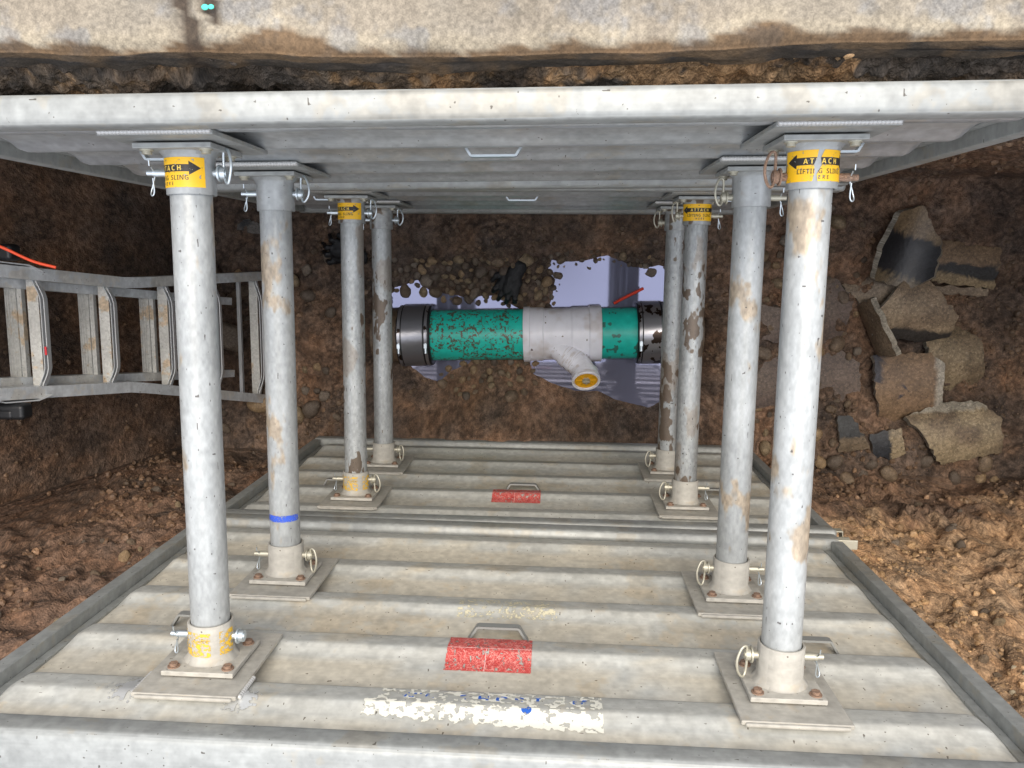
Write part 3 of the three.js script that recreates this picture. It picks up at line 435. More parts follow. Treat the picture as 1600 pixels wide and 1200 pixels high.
// ------------------------------------------------------------------ pipe with the new branch
{
  const O = V(-0.15, 0.055, 0.352), dir = V(1.214, 0, -0.034).normalize(), R = 0.1255;
  const t = thing('sewer_pipe', 'green plastic sewer pipe with white branch fitting joined by two steel-banded couplings', 'pipe', [O.x, 0, O.z]); t.rotation.y = Math.atan2(0.034, 1.214);
  const Y = O.y, pipe = (r, xa, xb, n = 48) => { const g = new THREE.CylinderGeometry(r, r, xb - xa, n, 1, false); g.rotateZ(-Math.PI / 2); g.translate((xa + xb) / 2, Y, 0); const p = g.attributes.position, u = g.attributes.uv; for (let i = 0; i < p.count; i++) u.setXY(i, Math.atan2(p.getZ(i), p.getY(i) - Y) / 6.2832 * 0.79 + 0.5, p.getX(i)); return g; };
  const lathe = (pts, n = 56) => { const g = new THREE.LatheGeometry(pts.map(([x, r]) => new THREE.Vector2(r, x)), n); g.rotateZ(-Math.PI / 2); g.translate(0, Y, 0); const p = g.attributes.position, u = g.attributes.uv; for (let i = 0; i < p.count; i++) u.setXY(i, Math.atan2(p.getZ(i), p.getY(i) - Y) / 6.2832 * 0.79 + 0.5, p.getX(i)); return toCreasedNormals(g, 0.5); };
  mesh('pipe_section', pipe(R, -0.56, 0.01), M.green, t).userData.label = 'long green pipe section scratched and smeared with mud';
  mesh('pipe_section', pipe(R, 0.35, 0.60), M.greenClean, t).userData.label = 'short clean green pipe section';
  const wye = mesh('branch_fitting', lathe([[-0.008, R], [-0.008, 0.136], [-0.005, 0.138], [0.022, 0.138], [0.027, 0.1335], [0.086, 0.1330], [0.094, 0.1285], [0.225, 0.1285], [0.233, 0.1330], [0.300, 0.1335], [0.312, 0.1335], [0.318, 0.139], [0.352, 0.1395], [0.372, 0.1395], [0.375, 0.136], [0.375, R]]), M.white, t); wye.userData.label = 'white plastic wye fitting';
  // branch arm, bend and capped hub
  const path = new THREE.CatmullRomCurve3([V(0.09, Y + 0.035, -0.01), V(0.165, Y + 0.065, 0.062), V(0.225, Y + 0.090, 0.112), V(0.268, Y + 0.112, 0.150), V(0.287, Y + 0.140, 0.180), V(0.294, Y + 0.165, 0.206)]);
  mesh('branch_arm', merge([new THREE.TubeGeometry(path, 40, 0.0585, 32)]), M.white, wye);
  const collar = (u, len, r, name) => { const p = path.getPointAt(u), d = path.getTangentAt(u), g = new THREE.CylinderGeometry(r, r, len, 40, 1, true); g.applyQuaternion(new THREE.Quaternion().setFromUnitVectors(V(0, 1, 0), d)); g.translate(p.x, p.y, p.z); return mesh(name, g, M.white, wye); };
  collar(0.52, 0.036, 0.0625, 'collar'); collar(0.64, 0.022, 0.061, 'collar');
  const e = path.getPointAt(1), d = V(0.06, 0.74, 0.67).normalize(), q = new THREE.Quaternion().setFromUnitVectors(V(0, 1, 0), d);
  const hub = new THREE.LatheGeometry([[0.055, -0.05], [0.0635, -0.045], [0.0645, -0.012], [0.069, -0.008], [0.069, 0.012], [0.067, 0.0145], [0.058, 0.0145], [0.0565, 0.012], [0.0565, -0.01]].map(a => new THREE.Vector2(...a)), 48); hub.applyQuaternion(q); hub.translate(e.x, e.y, e.z); mesh('hub', toCreasedNormals(hub, 0.6), M.white, wye);
  const pl = [new THREE.CylinderGeometry(0.0565, 0.0565, 0.008, 40).translate(0, 0.002, 0)]; const ring = new THREE.TorusGeometry(0.05, 0.004, 8, 40); ring.rotateX(Math.PI / 2); ring.translate(0, 0.007, 0); pl.push(ring); for (let i = 0; i < 8; i++) { const b = box(0.034, 0.006, 0.005, 0.031, 0.008, 0, 0.001); b.rotateY(i * Math.PI / 4); pl.push(b); }
  const pg = merge(pl); pg.applyQuaternion(q); pg.translate(e.x, e.y, e.z); mesh('test_plug', pg, M.plug, wye).userData.label = 'yellow ribbed test plug';
  const nut = merge([new THREE.CylinderGeometry(0.019, 0.021, 0.008, 18).translate(0, 0.010, 0), new THREE.CylinderGeometry(0.005, 0.005, 0.022, 10).translate(0, 0.018, 0), box(0.034, 0.006, 0.010, 0, 0.019, 0)]); nut.applyQuaternion(q); nut.translate(e.x, e.y, e.z); mesh('wing_nut', nut, M.dullZinc, wye);
  // couplings: rubber sleeve, wide steel shear band, clamp bands and their screws
  const coupling = (xa, xb, m, label) => {
    const c = mesh('coupling', lathe([[xa, 0.125], [xa, 0.147], [xa + 0.004, 0.150], [xb - 0.004, 0.150], [xb, 0.147], [xb, 0.125]]), M.rubber, t); c.userData.label = label;
    mesh('shear_band', lathe([[xa + 0.026, 0.1505], [xa + 0.026, 0.1535], [xb - 0.034, 0.1535], [xb - 0.034, 0.1505]]), m, c);
    for (const x of [xa + 0.013, xb - 0.018]) { const b = mesh('clamp_band', lathe([[x - 0.007, 0.150], [x - 0.007, 0.1535], [x + 0.007, 0.1535], [x + 0.007, 0.150]]), M.band, c); const sc = mesh('screw', merge([new THREE.CylinderGeometry(0.008, 0.008, 0.05, 12).rotateX(Math.PI / 2).translate(x, Y + 0.150, 0.05), box(0.016, 0.018, 0.024, x, Y + 0.149, 0.04)]), M.zinc, c); sc.userData = {}; }
  };
  coupling(-0.625, -0.462, M.bandDark, 'black rubber coupling with a dull grey steel band, left end'); coupling(0.545, 0.69, M.band, 'black rubber coupling with a shiny muddy steel band, right end');
  for (const [a, b, label] of [[-0.90, -0.60, 'mud-caked old clay pipe end entering the left coupling'], [0.66, 0.86, 'old clay pipe end leaving the right coupling']]) {
    const g = new THREE.CylinderGeometry(0.137, 0.135, b - a, 40, 6); g.rotateZ(-Math.PI / 2); g.translate((a + b) / 2, Y - 0.004, 0); const p = g.attributes.position, c = []; for (let i = 0; i < p.count; i++) { const n = fbm(p.getX(i) * 9, p.getY(i) * 12, p.getZ(i) * 12, 3); c.push(...mixc([.13, .09, .065], [.2, .15, .11], n)); } g.setAttribute('color', new THREE.Float32BufferAttribute(c, 3));
    const o = mesh('clay_pipe', g, M.clay, scene); o.position.set(O.x, 0, O.z); o.rotation.y = t.rotation.y; tag(o, label, 'pipe');
  }
}

// ------------------------------------------------------------------ ladder
{
  const t = thing('ladder', 'aluminium multi-position ladder with flared feet leaning at the left end of the trench', 'ladder', [-1.445, 0.14, 0.385]);
  const P = (y, off, out) => [-1.40 - 0.3 * y + out + 1.445, y - 0.14, 0.40 - 0.10 * y + off - 0.385]; // rail point at height y, off across, out towards the trench
  const hw = y => 0.205 + 0.105 * clamp((0.98 - y) / 0.86);
  for (const s of [-1, 1]) {
    const pts = []; for (let y = 0.12; y < 2.75; y += 0.08) pts.push(P(y, s * hw(y), 0)); mesh('outer_rail', boxUV(bar(pts, [0.958, 0.287, 0], 0.058, 0.042), 0.9, s * 0.2), M.ladder, t);
    const q = []; for (let y = 0.30; y < 2.85; y += 0.1) q.push(P(y, s * 0.172, -0.07)); mesh('inner_rail', boxUV(bar(q, [0.958, 0.287, 0], 0.05, 0.034), 0.9, s * 0.4), M.ladder, t);
    const f = P(0.12, s * hw(0.12), 0); mesh('foot', box(0.09, 0.05, 0.05, f[0], f[1], f[2], 0.012), M.rubber, t);
    const k = P(1.47, s * 0.245, -0.02), hg = mesh('lock_knob', merge([box(0.11, 0.06, 0.055, k[0] + 0.02, k[1], k[2] + s * 0.022, 0.014), box(0.06, 0.09, 0.035, k[0] + 0.01, k[1] - 0.01, k[2] + s * 0.03, 0.012)]), M.rubber, t); hg.userData.label = 'black plastic lock';
    mesh('lock_bracket', bar([P(1.36, s * 0.215, 0.01), P(1.40, s * 0.232, 0), P(1.50, s * 0.235, -0.02), P(1.56, s * 0.215, -0.03)], [0.958, 0.287, 0], 0.075, 0.004), M.ladder, t);
  }
  const up = [0, 1, 0]; let first = true;
  for (const y of [0.20, 0.49, 0.77, 1.06, 1.35, 1.64, 1.93]) {
    const w = hw(y) - 0.012, a = P(y, -w, 0.0), b = P(y, w, 0.0);
    const tr = mesh('tread', boxUV(merge([bar([a, b], up, 0.014, 0.040).translate(-0.008, 0.006, 0)]), 0.5, y), M.tread, t);
    const c = []; for (let i = 0; i <= 24; i++) { const u = i / 24 * 2 - 1, bow = 0.030 * sm(1.0, 0.55, Math.abs(u)); c.push(P(y + 0.012, u * (w + 0.016), 0.010 + bow)); }
    const br = mesh('tread_brace', merge([bar(c, up, 0.020, 0.0035), bar(c.map(([x, Y, z]) => [x - 0.010, Y + 0.004, z]), up, 0.02, 0.003)]), M.ladder, tr);
    const bl = []; for (const s of [-1, 1]) for (const dx of [-0.004, 0.016]) { const p = P(y + 0.02, s * (w + 0.008), dx); bl.push(new THREE.CylinderGeometry(0.006, 0.007, 0.007, 12).translate(p[0], p[1] + 0.010, p[2])); } mesh('rivet', merge(bl), M.ladder, tr);
    if (Math.abs(y - 1.35) < 0.01) { const p = P(1.372, 0.06, 0.042); mesh('maker_tag', box(0.008, 0.004, 0.03, p[0], p[1] + 0.006, p[2], 0.002), M.red, tr); }
    if (y > 0.3) { const A = P(y + 0.005, -0.166, -0.085), B = P(y + 0.005, 0.166, -0.085); mesh('inner_tread', boxUV(merge([bar([A, B], up, 0.024, 0.040), ...[-0.015, -0.005, 0.005].map(d => bar([[A[0] + d, A[1] + 0.013, A[2]], [B[0] + d, B[1] + 0.013, B[2]]], up, 0.003, 0.004)), bar([[A[0] + 0.029, A[1] - 0.004, A[2]], [B[0] + 0.029, B[1] - 0.004, B[2]]], up, 0.02, 0.016)]), 0.5, y * 1.3), M.tread, t); }
  }
  { const A = P(0.22, -0.3, -0.07), B = P(0.22, 0.3, -0.07); mesh('spreader_bar', bar([A, B], up, 0.02, 0.016), M.ladder, t); }
  // orange cord over the top of the ladder
  tag(mesh('orange_cord', wire([[-2.15, 1.72, -0.14], [-1.86, 1.66, -0.075], [-1.74, 1.63, -0.035], [-1.65, 1.60, 0.012], [-1.585, 1.58, 0.032]], 0.0048, false, 40, 10), M.orange, scene), 'bright orange cord running past the ladder lock at the left edge', 'cord');
}

// a point given on the level y = 0.12, moved along its sight line onto the soil
function drop(x, z, d = 0) { let y = 0.12, X = x, Z = z; for (let i = 0; i < 8; i++) { const k = (4.1 - y) / 3.98; X = x * k; Z = z * k; y = lerp(y, floorY(X, Z) + d, 0.7); } return [X, y, Z]; }
// ------------------------------------------------------------------ gloves, rod
function gloveGeo(sp, curl) {
  const caps = []; const cap = (a, b, ra, rb) => caps.push([a, b, ra, rb]);
  cap([0.004, 0, -0.088], [0, 0, -0.04], 0.040, 0.043); cap([-0.028, 0, -0.015], [-0.034, 0, 0.030], 0.030, 0.024); cap([0.026, 0, -0.015], [0.034, 0, 0.030], 0.030, 0.024); cap([0, 0.006, -0.03], [0, 0.004, 0.03], 0.036, 0.030);
  [[-0.049, 0.034, -0.30, 0.040], [-0.017, 0.046, -0.09, 0.052], [0.016, 0.046, 0.10, 0.050], [0.047, 0.036, 0.30, 0.040]].forEach(([x, z, a, l], i) => { const s = Math.sin(a * sp), c = Math.cos(a * sp), m = [x + s * l * 0.5, 0.006 * curl + 0.003 * (i % 2), z + c * l * 0.5], e = [x + s * l, -0.010 * curl + 0.004 * (i % 2), z + c * l]; cap([x, 0, z - 0.015], m, 0.0145, 0.0125); cap(m, e, 0.0125, 0.010); });
  cap([-0.046, 0, -0.03], [-0.078, 0.004, -0.004], 0.018, 0.0145); cap([-0.078, 0.004, -0.004], [-0.086, -0.002, 0.022], 0.0145, 0.011);
  const f = (x, y, z) => { let d = 1; for (const [a, b, ra, rb] of caps) { const bx = b[0] - a[0], by = b[1] - a[1], bz = b[2] - a[2], px = x - a[0], py = y - a[1], pz = z - a[2], t = clamp((px * bx + py * by + pz * bz) / (bx * bx + by * by + bz * bz)), dx = px - bx * t, dy = (py - by * t) * 1.7, dz = pz - bz * t, q = Math.sqrt(dx * dx + dy * dy + dz * dz) - lerp(ra, rb, t), k = 0.005, h = clamp(0.5 + 0.5 * (d - q) / k); d = lerp(d, q, h) - k * h * (1 - h); } return d + 0.006 * (billow(x * 30, y * 20, z * 22, 2) - 0.4); };
  return sdfMesh(f, [0, 0, 0.005], 0.13, 64);
}
{
  const g1 = mesh('glove', boxUV(gloveGeo(1.0, 1), 0.2), M.glove, scene); g1.position.set(...drop(-0.226, 0.10, 0.05));  g1.rotation.set(0.12, -0.42, 0.1); tag(g1, 'black work glove with spread fingers lying on the cobbles above the pipe', 'glove');
  const g2 = mesh('glove', boxUV(gloveGeo(1.5, 2), 0.2), M.glove, scene); g2.position.set(...drop(-1.05, -0.037, 0.045));  g2.rotation.set(0.2, -1.75, -0.2); tag(g2, 'black work glove in the mud, half hidden by a left strut', 'glove');
  const r = mesh('marker_rod', merge([wire([[0.285, 0.055, 0.192], [0.33, 0.075, 0.165], [0.415, 0.105, 0.118]], 0.0075, false, 20, 10), new THREE.IcosahedronGeometry(0.008, 2).translate(0.415, 0.105, 0.118)]), M.rod, scene); tag(r, 'short orange-red rod leaning on the pipe near the right coupling', 'rod');
}

// ------------------------------------------------------------------ stones
const stoneGeos = []; for (let v = 0; v < 7; v++) { let g = new THREE.IcosahedronGeometry(1, 3); g.deleteAttribute('uv'); g.deleteAttribute('normal'); g = mergeVertices(g); const p = g.attributes.position; for (let i = 0; i < p.count; i++) { const x = p.getX(i), y = p.getY(i), z = p.getZ(i); let s = 1 + 0.5 * (fbm(x * 1.1 + v * 9, y * 1.1, z * 1.1, 3) - 0.5) + (v > 3 ? 0.35 * (vn(x * 1.8 + v * 5, y * 1.8, z * 1.8) - 0.5) : 0); p.setXYZ(i, x * s, y * s * 0.62, z * s * 0.82); } g.computeVertexNormals(); const c = []; const k = [[.22, .165, .125], [.29, .22, .165], [.18, .145, .125], [.36, .28, .195], [.22, .175, .145], [.40, .29, .19], [.26, .22, .195]][v]; for (let i = 0; i < p.count; i++) { const n = fbm(p.getX(i) * 2 + v, p.getY(i) * 2, p.getZ(i) * 2, 3); c.push(...k.map(a => a * (0.7 + 0.6 * n))); } g = boxUV(g, 3); { const n = g.attributes.position.count, cc = new Float32Array(n * 3); for (let i = 0; i < n; i++) { const q = fbm(g.attributes.position.getX(i) * 2 + v, g.attributes.position.getY(i) * 2, g.attributes.position.getZ(i) * 2, 3); k.forEach((a, j) => cc[i * 3 + j] = a * (0.6 + 0.8 * q)); } g.setAttribute('color', new THREE.BufferAttribute(cc, 3)); } stoneGeos.push(g); }
const placed = [];
function stone(name, x, z, r, label, cat, group, y, mat = M.stone, sink = 0.15) {
  const o = mesh(name, stoneGeos[Math.floor(rnd() * 7)], mat, scene); o.position.set(x, (y ?? floorY(x, z)) + r * (0.62 - sink) * 0.6, z); o.scale.setScalar(r); o.rotation.set(rr(-0.4, 0.4), rr(0, 6.28), rr(-0.4, 0.4)); tag(o, label, cat, group); return o;
}
function scatter(n, xa, xb, za, zb, ra, rb, ok, name, label, cat, group) {
  let c = 0; for (let it = 0; it < n * 30 && c < n; it++) { const x = rr(xa, xb), z = rr(za, zb), r = ra + (rb - ra) * rnd() ** 2.2; if (!ok(x, z) || placed.some(p => Math.hypot(p[0] - x, p[1] - z) < (p[2] + r) * 0.78)) continue; placed.push([x, z, r]); stone(name, x, z, r, label, cat, group); c++; }
}
const overPipe = (x, z) => Math.abs(z - 0.35) < 0.13 && x > -1 && x < 0.7;
scatter(110, -0.86, 0.02, -0.02, 0.27, 0.014, 0.044, (x, z) => { const s = poolSD(x, z); return s > -0.03 && s < 0.19 && !overPipe(x, z) && Math.hypot(x + 0.22, z - 0.1) > 0.05; }, 'cobble', 'wet brown cobble in the bank between the far panel and the water', 'cobble', 'cobbles on the far bank of the water');
scatter(34, -0.05, 0.6, -0.08, 0.2, 0.010, 0.030, (x, z) => { const s = poolSD(x, z); return s > -0.035 && s < 0.05 && !overPipe(x, z); }, 'pebble', 'small wet pebble at the far edge of the right-hand pool', 'pebble', 'pebbles at the right pool edge');
scatter(34, -0.62, -0.08, 0.46, 0.66, 0.014, 0.042, (x, z) => { const s = poolSD(x, z); return s > -0.03 && s < 0.16 && !overPipe(x, z); }, 'cobble', 'wet brown cobble in the heap on the near side of the green pipe', 'cobble', 'cobbles on the near side of the pipe');
scatter(72, 0.80, 1.46, -0.24, 0.95, 0.016, 0.055, () => true, 'cobble', 'brown muddy cobble on the floor between the right struts and the clay shards', 'cobble', 'cobbles beside the clay shards');
scatter(10, 1.25, 2.2, 0.92, 1.02, 0.03, 0.06, () => true, 'cobble', 'rounded brown cobble at the foot of the orange bank', 'cobble', 'cobbles at the foot of the orange bank');
scatter(34, -1.75, -0.9, -0.2, 0.9, 0.016, 0.05, () => true, 'cobble', 'dark muddy cobble on the floor around the ladder foot', 'cobble', 'cobbles around the ladder foot');
for (const [x, z, r, lab] of [[-1.56, 0.165, 0.045, 'pinkish grey rock behind the upper ladder rail'], [-1.30, 0.10, 0.035, 'dark angular rock right of the pinkish rock behind the ladder'], [-1.62, 0.38, 0.075, 'pale grey boulder seen through the ladder between its middle treads'], [-1.40, 0.66, 0.065, 'brown boulder below the ladder in front of the left strut'], [-1.22, 0.74, 0.05, 'pinkish cobble between the two left struts below the ladder foot'], [-1.48, 0.72, 0.06, 'pale broken rock just below the lower ladder rail']]) { const p = drop(x, z, 0.02); stone('rock', p[0], p[2], r, lab, 'rock', undefined, p[1]); }
{ // stones stuck in the near banks, resting on the soil mesh
  const p = globalThis.__soil.attributes.position, nrm = globalThis.__soil.attributes.normal, pick = (f, n, ra, rb, name, lab, cat, gr, mat) => { let c = 0; for (let it = 0; it < 400000 && c < n; it++) { const i = Math.floor(rnd() * p.count), x = p.getX(i), y = p.getY(i), z = p.getZ(i); if (!f(x, y, z)) continue; const r = ra + (rb - ra) * rnd() ** 2; const o = stone(name, x, z, r, lab, cat, gr, y, mat); o.position.y = y + 0.2 * r; c++; } };
  const lime = M.stone.clone(); lime.vertexColors = false; lime.color.set(0xe8dcc8);
  pick((x, y, z) => z > 0.95 && x > 1.10 && x < 1.6 && y > 1.75 && y < 2.35 && z > 0.9, 46, 0.008, 0.022, 'limestone_chip', 'pale limestone chip on the orange bank near the lower right corner', 'stone chip', 'limestone chips on the orange bank', lime);
  pick((x, y, z) => z > 0.88 && x < -1.12 && x > -1.75 && y > 0.5 && y < 2.1, 40, 0.01, 0.028, 'embedded_stone', 'small stone stuck in the red-brown bank on the left', 'stone', 'stones in the left bank');
  pick((x, y, z) => z > 0.9 && x > 0.9 && x < 1.9 && y > 0.4 && y < 1.8, 40, 0.008, 0.025, 'embedded_stone', 'small stone stuck in the orange bank on the right', 'stone', 'stones in the right bank');
  // fine gravel and crumbs that nobody could count
  const gg = (() => { const g = new THREE.IcosahedronGeometry(1, 1), p = g.attributes.position; for (let i = 0; i < p.count; i++) { const k = 0.65 + 0.7 * vn(p.getX(i) * 1.7 + 3, p.getY(i) * 1.7, p.getZ(i) * 1.7); p.setXYZ(i, p.getX(i) * k, p.getY(i) * k, p.getZ(i) * k); } g.computeVertexNormals(); return g; })(), gm = std({ map: clayT, roughness: 0.6 }); const spots = []; for (let it = 0; it < 300000 && spots.length < 30000; it++) { const i = Math.floor(rnd() * p.count), x = p.getX(i), y = p.getY(i), z = p.getZ(i); if (y < 0.004 || y > GY - 0.03) continue; const k = fbm(x * 3, y * 3, z * 3 + 4, 3); if (k < 0.44 + 0.12 * rnd()) continue; spots.push([x, y, z, i]); }
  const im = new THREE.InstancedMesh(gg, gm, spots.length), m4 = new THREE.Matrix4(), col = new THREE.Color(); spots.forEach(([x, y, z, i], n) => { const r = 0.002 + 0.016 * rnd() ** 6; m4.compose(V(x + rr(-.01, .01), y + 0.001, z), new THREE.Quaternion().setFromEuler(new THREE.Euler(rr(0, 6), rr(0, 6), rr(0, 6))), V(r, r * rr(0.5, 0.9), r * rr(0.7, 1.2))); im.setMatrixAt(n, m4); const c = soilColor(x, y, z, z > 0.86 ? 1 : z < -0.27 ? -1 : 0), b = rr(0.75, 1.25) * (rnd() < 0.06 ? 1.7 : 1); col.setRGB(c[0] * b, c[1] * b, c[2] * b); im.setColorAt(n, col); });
  im.name = 'gravel'; im.userData = { kind: 'stuff', label: 'fine gravel and soil crumbs over the excavation', category: 'gravel' }; im.castShadow = im.receiveShadow = true; scene.add(im);
}

// ------------------------------------------------------------------ broken clay pipe
// outline in metres on the unrolled wall (a along the pipe, b round it), R the pipe's radius
function shard(label, out, R, th, pos, rot, o = {}) {
  const sh = new THREE.Shape(); const dense = []; out.forEach((p, i) => { const q = out[(i + 1) % out.length], n = Math.max(2, Math.round(Math.hypot(q[0] - p[0], q[1] - p[1]) / 0.018)); for (let k = 0; k < n; k++) { const t = k / n, j = (k ? 1 : 0) * 0.013 * (hsh(i * 57 + k, 3, Math.round(R * 1000) + i) - 0.5); dense.push([lerp(p[0], q[0], t) + j, lerp(p[1], q[1], t) - j]); } });
  // grid fill by triangulating a dense outline plus interior points
  const cx = out.reduce((s, p) => s + p[0], 0) / out.length, cy = out.reduce((s, p) => s + p[1], 0) / out.length, rings = 7, n = dense.length, face = [], idx = [];
  const P3 = (a, b, r) => { const t = b / R; return [a, Math.cos(t) * r - R, Math.sin(t) * r]; };
  const surf = (r, flip, cf, name, mat, parent) => {
    const pos = [], col = [], uv = [], ix = [];
    for (let k = 0; k <= rings; k++) for (let i = 0; i < n; i++) { const s = k / rings, a = lerp(cx, dense[i][0], s), b = lerp(cy, dense[i][1], s), nn = 0.003 * (fbm(a * 30, b * 30, R * 9, 3) - 0.5) * (k < rings ? 1 : 0); pos.push(...P3(a, b, r + nn)); uv.push(a / 0.35 + R, b / 0.35); col.push(...cf(a, b, fbm(a * 12 + R * 70, b * 12, 3, 4))); }
    for (let k = 0; k < rings; k++) for (let i = 0; i < n; i++) { const j = (i + 1) % n, A = k * n + i, B = k * n + j, C2 = A + n, D = B + n; flip ? ix.push(A, B, C2, B, D, C2) : ix.push(A, C2, B, B, C2, D); }
    const g = new THREE.BufferGeometry(); g.setAttribute('position', new THREE.Float32BufferAttribute(pos, 3)); g.setAttribute('color', new THREE.Float32BufferAttribute(col, 3)); g.setAttribute('uv', new THREE.Float32BufferAttribute(uv, 2)); g.setIndex(ix); g.computeVertexNormals(); return mesh(name, g, mat, parent);
  };
  const t = thing('clay_shard', label, 'shard', pos, 'broken pieces of old clay pipe'); t.rotation.set(...rot); t.scale.setScalar(1.1);
  const mud = [.33, .265, .205], dry = [.25, .195, .15], blk = [.028, .030, .040];
  const outer = o.outer || ((a, b, q) => mixc(dry, mud, sm(0.35, 0.65, q))), inner = o.inner || ((a, b, q) => q > 0.42 ? blk : dry);
  surf(R, false, outer, 'outer_face', M.clay, t); surf(R - th, true, inner, 'inner_face', o.gloss ? Object.assign(M.clay.clone(), { roughness: 0.42, bumpScale: 0.001 }) : M.clay, t);
  const pos2 = [], c2 = [], u2 = []; for (let i = 0; i < n; i++) { const j = (i + 1) % n, A = P3(...dense[i], R), B = P3(...dense[j], R), Cc = P3(...dense[j], R - th), D = P3(...dense[i], R - th); for (const v of [A, B, Cc, A, Cc, D]) { pos2.push(...v); const q = hsh(i, 5, 2); c2.push(...(o.edge || [.44, .42, .39]).map(k => k * (0.75 + 0.4 * q))); u2.push(v[0] / 0.2, (v[1] + v[2]) / 0.2); } }
  const g = new THREE.BufferGeometry(); g.setAttribute('position', new THREE.Float32BufferAttribute(pos2, 3)); g.setAttribute('color', new THREE.Float32BufferAttribute(c2, 3)); g.setAttribute('uv', new THREE.Float32BufferAttribute(u2, 2)); g.computeVertexNormals(); mesh('broken_edge', g, M.clay, t);
  return t;
}

const flip = Math.PI;
shard('pointed shard lying hollow side up, its glossy black inside facing the sky', [[-0.16, -0.02], [-0.10, -0.13], [0.06, -0.16], [0.18, -0.12], [0.19, 0.06], [0.10, 0.15], [-0.04, 0.12]], 0.20, 0.024, drop(1.655, -0.11, 0.075), [flip, 0.30 + Math.PI / 2, 0.06], { gloss: true, inner: (a, b, q) => (a < -0.03 + 0.06 * (q - 0.5) ? [.27, .2, .13] : a > 0.14 ? [.2, .16, .11] : [.022, .024, .032]) });
shard('flat oblong shard crossed by a dark band, right of the glossy black one', [[-0.13, -0.09], [0.13, -0.10], [0.15, 0.08], [-0.12, 0.09]], 0.28, 0.022, drop(1.925, -0.01, 0.07), [0.1, -0.16, -0.05], { outer: (a, b, q) => (b > 0.0 + 0.05 * (q - 0.5) && b < 0.045 ? [.03, .032, .038] : b > 0.04 ? [.30, .24, .16] : [.25, .175, .115]), edge: [.2, .15, .11] });
shard('thin strip of clay below the banded oblong shard', [[-0.12, -0.016], [0.12, -0.018], [0.125, 0.016], [-0.12, 0.018]], 0.3, 0.03, drop(1.90, 0.105, 0.03), [0.2, -0.06, 0.03], { edge: [.24, .18, .13] });
shard('brown curved shard behind the large speckled one, under the glossy black one', [[-0.16, -0.12], [0.02, -0.15], [0.16, -0.06], [0.12, 0.12], [-0.10, 0.14]], 0.22, 0.026, drop(1.585, 0.115, 0.05), [0.0, 0.5, 0.12], {});
shard('large speckled tan shard in the middle of the heap, pale broken edge below', [[-0.17, 0.02], [-0.06, -0.14], [0.03, -0.15], [0.18, 0.0], [0.17, 0.10], [0.06, 0.14], [-0.15, 0.12]], 0.26, 0.028, drop(1.71, 0.215, 0.145), [0.16, -0.05, 0.0], { outer: (a, b, q) => b > 0.075 + 0.04 * (q - 0.5) ? [.05, .048, .05] : mixc([.27, .205, .15], [.38, .305, .225], sm(0.35, 0.65, q)), edge: [.6, .58, .55] });
shard('upright shard showing its long pale edge at the left of the heap', [[-0.13, -0.10], [0.13, -0.12], [0.12, 0.03], [-0.12, 0.04]], 0.3, 0.03, drop(1.50, 0.30, 0.06), [1.42, 0, 0], { edge: [.5, .48, .45] }).rotation.set(1.45, 0.0, 1.18, 'YXZ');
shard('rounded brown shard at the right of the heap, speckled and cracked', [[-0.10, -0.18], [0.05, -0.20], [0.14, -0.08], [0.15, 0.08], [0.06, 0.22], [-0.10, 0.20]], 0.24, 0.028, drop(1.90, 0.45, 0.05), [0.05, 0.1, -0.12], { outer: (a, b, q) => mixc([.23, .18, .13], [.35, .285, .205], sm(0.4, 0.62, q)) });
shard('squarish shard with blue-black streaks and a pale right edge', [[-0.145, -0.14], [0.10, -0.15], [0.15, -0.10], [0.145, 0.13], [0.02, 0.19], [-0.09, 0.20], [-0.13, 0.05]], 0.34, 0.028, drop(1.705, 0.57, 0.09), [0.02, 0.05, 0.06], { outer: (a, b, q) => (a < -0.105 && b < -0.02) || (Math.abs(a + 0.045 - 0.2 * (b + 0.1)) < 0.024 && b < 0.05 && q > 0.46) ? [.05, .052, .08] : a > 0.118 ? [.5, .48, .46] : mixc([.25, .165, .115], [.33, .23, .15], q), edge: [.5, .48, .46] });
shard('speckled shard at the near end of the heap, pale curved edge on top', [[-0.20, -0.10], [-0.02, -0.15], [0.12, -0.14], [0.19, -0.06], [0.19, 0.10], [-0.06, 0.14], [-0.12, 0.03]], 0.22, 0.030, drop(1.955, 0.80, 0.08), [-0.12, 0.12, 0.02], { outer: (a, b, q) => b < -0.105 ? [.46, .44, .41] : mixc([.22, .165, .12], [.38, .31, .22], sm(0.38, 0.64, q)), edge: [.5, .48, .45] });
shard('small shard half black glaze, half crusted, below the squarish shard', [[-0.07, -0.06], [0.06, -0.07], [0.07, 0.05], [0.0, 0.08], [-0.06, 0.04]], 0.2, 0.022, drop(1.635, 0.86, 0.04), [0.1, 0.2, 0.1], { outer: (a, b, q) => a < 0.01 ? [.035, .04, .055] : [.38, .31, .22] });
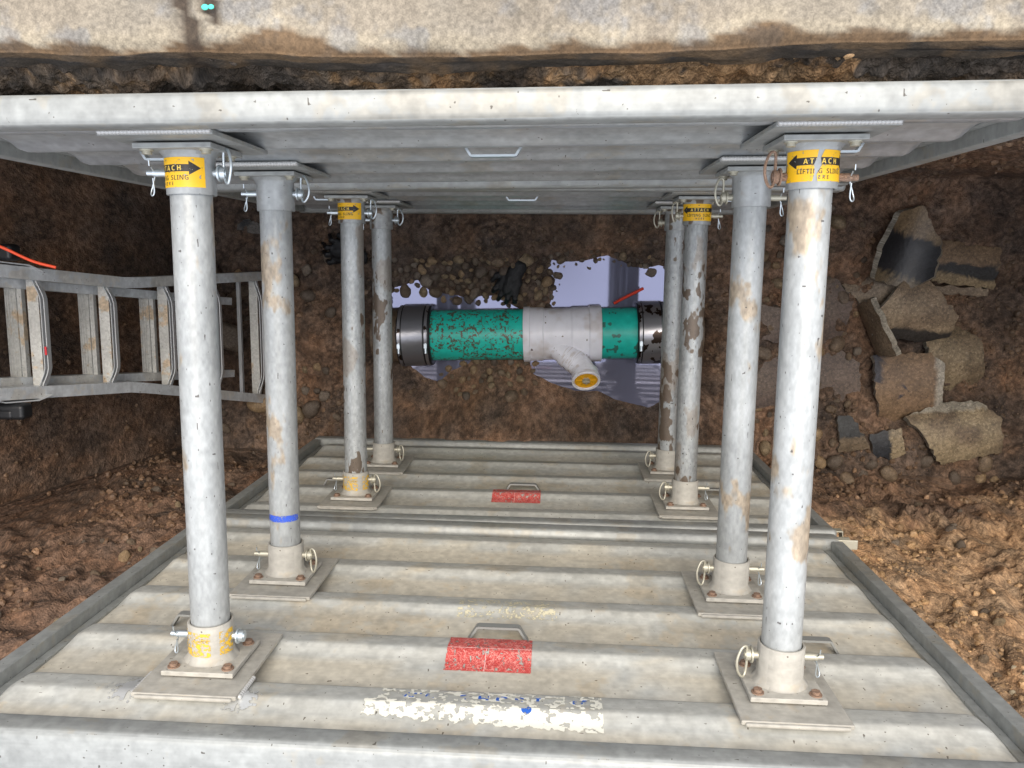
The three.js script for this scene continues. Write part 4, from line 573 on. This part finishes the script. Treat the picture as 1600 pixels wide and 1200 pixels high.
shard('small dark triangular shard left of the half-black one', [[-0.06, -0.09], [0.0, -0.08], [0.07, 0.07], [-0.06, 0.08]], 0.24, 0.022, drop(1.465, 0.815, 0.035), [0.05, 0.1, 0.05], { outer: (a, b, q) => b < 0.01 ? [.045, .05, .06] : [.2, .155, .115] });
shard('curled rib-like shard just right of the topmost right strut', [[-0.17, -0.02], [0.17, -0.022], [0.17, 0.02], [-0.17, 0.02]], 0.5, 0.02, drop(1.17, -0.13, 0.02), [0.1, 0.95, 0], { edge: [.14, .10, .08], outer: (a, b, q) => mixc([.13, .1, .08], [.18, .14, .11], q) });
const slabCol = { outer: (a, b, q) => mixc([.155, .115, .105], [.21, .16, .14], sm(0.3, 0.7, q)), edge: [.17, .13, .115] };
shard('flat purple-brown slab showing at the upper right of the topmost strut', [[-0.17, 0.02], [-0.10, -0.11], [0.03, -0.15], [0.12, -0.05], [0.06, 0.13], [-0.10, 0.16]], 0.6, 0.03, drop(1.30, 0.21, 0.03), [0.05, 0.1, -0.05], slabCol);
shard('larger flat purple-brown slab lower down beside the topmost right strut', [[-0.20, -0.10], [0.02, -0.15], [0.13, -0.06], [0.13, 0.07], [0.0, 0.17], [-0.17, 0.14]], 0.7, 0.03, drop(1.33, 0.53, 0.035), [-0.03, 0.05, 0.05], slabCol);
shard('brown slab half hidden between the two nearest right struts', [[-0.13, -0.10], [0.10, -0.10], [0.12, 0.10], [-0.12, 0.11]], 0.6, 0.03, drop(1.01, 0.57, 0.03), [0.0, 0.25, 0.0], slabCol);
shard('flat brown slab between the right struts, farther up the floor', [[-0.12, -0.07], [0.13, -0.06], [0.12, 0.08], [-0.10, 0.07]], 0.6, 0.03, drop(1.02, 0.27, 0.03), [0.04, -0.12, 0.0], slabCol);
shard('narrow dark shard in the mud between the two left struts nearest the camera', [[-0.11, -0.025], [0.12, -0.02], [0.12, 0.028], [-0.10, 0.03]], 0.2, 0.02, drop(-1.46, -0.155, 0.02), [0.1, -0.18, 0], { gloss: true, outer: (a, b, q) => q > 0.5 ? [.16, .15, .15] : [.04, .042, .05], edge: [.3, .3, .32] });

renderer.render(scene, camera);
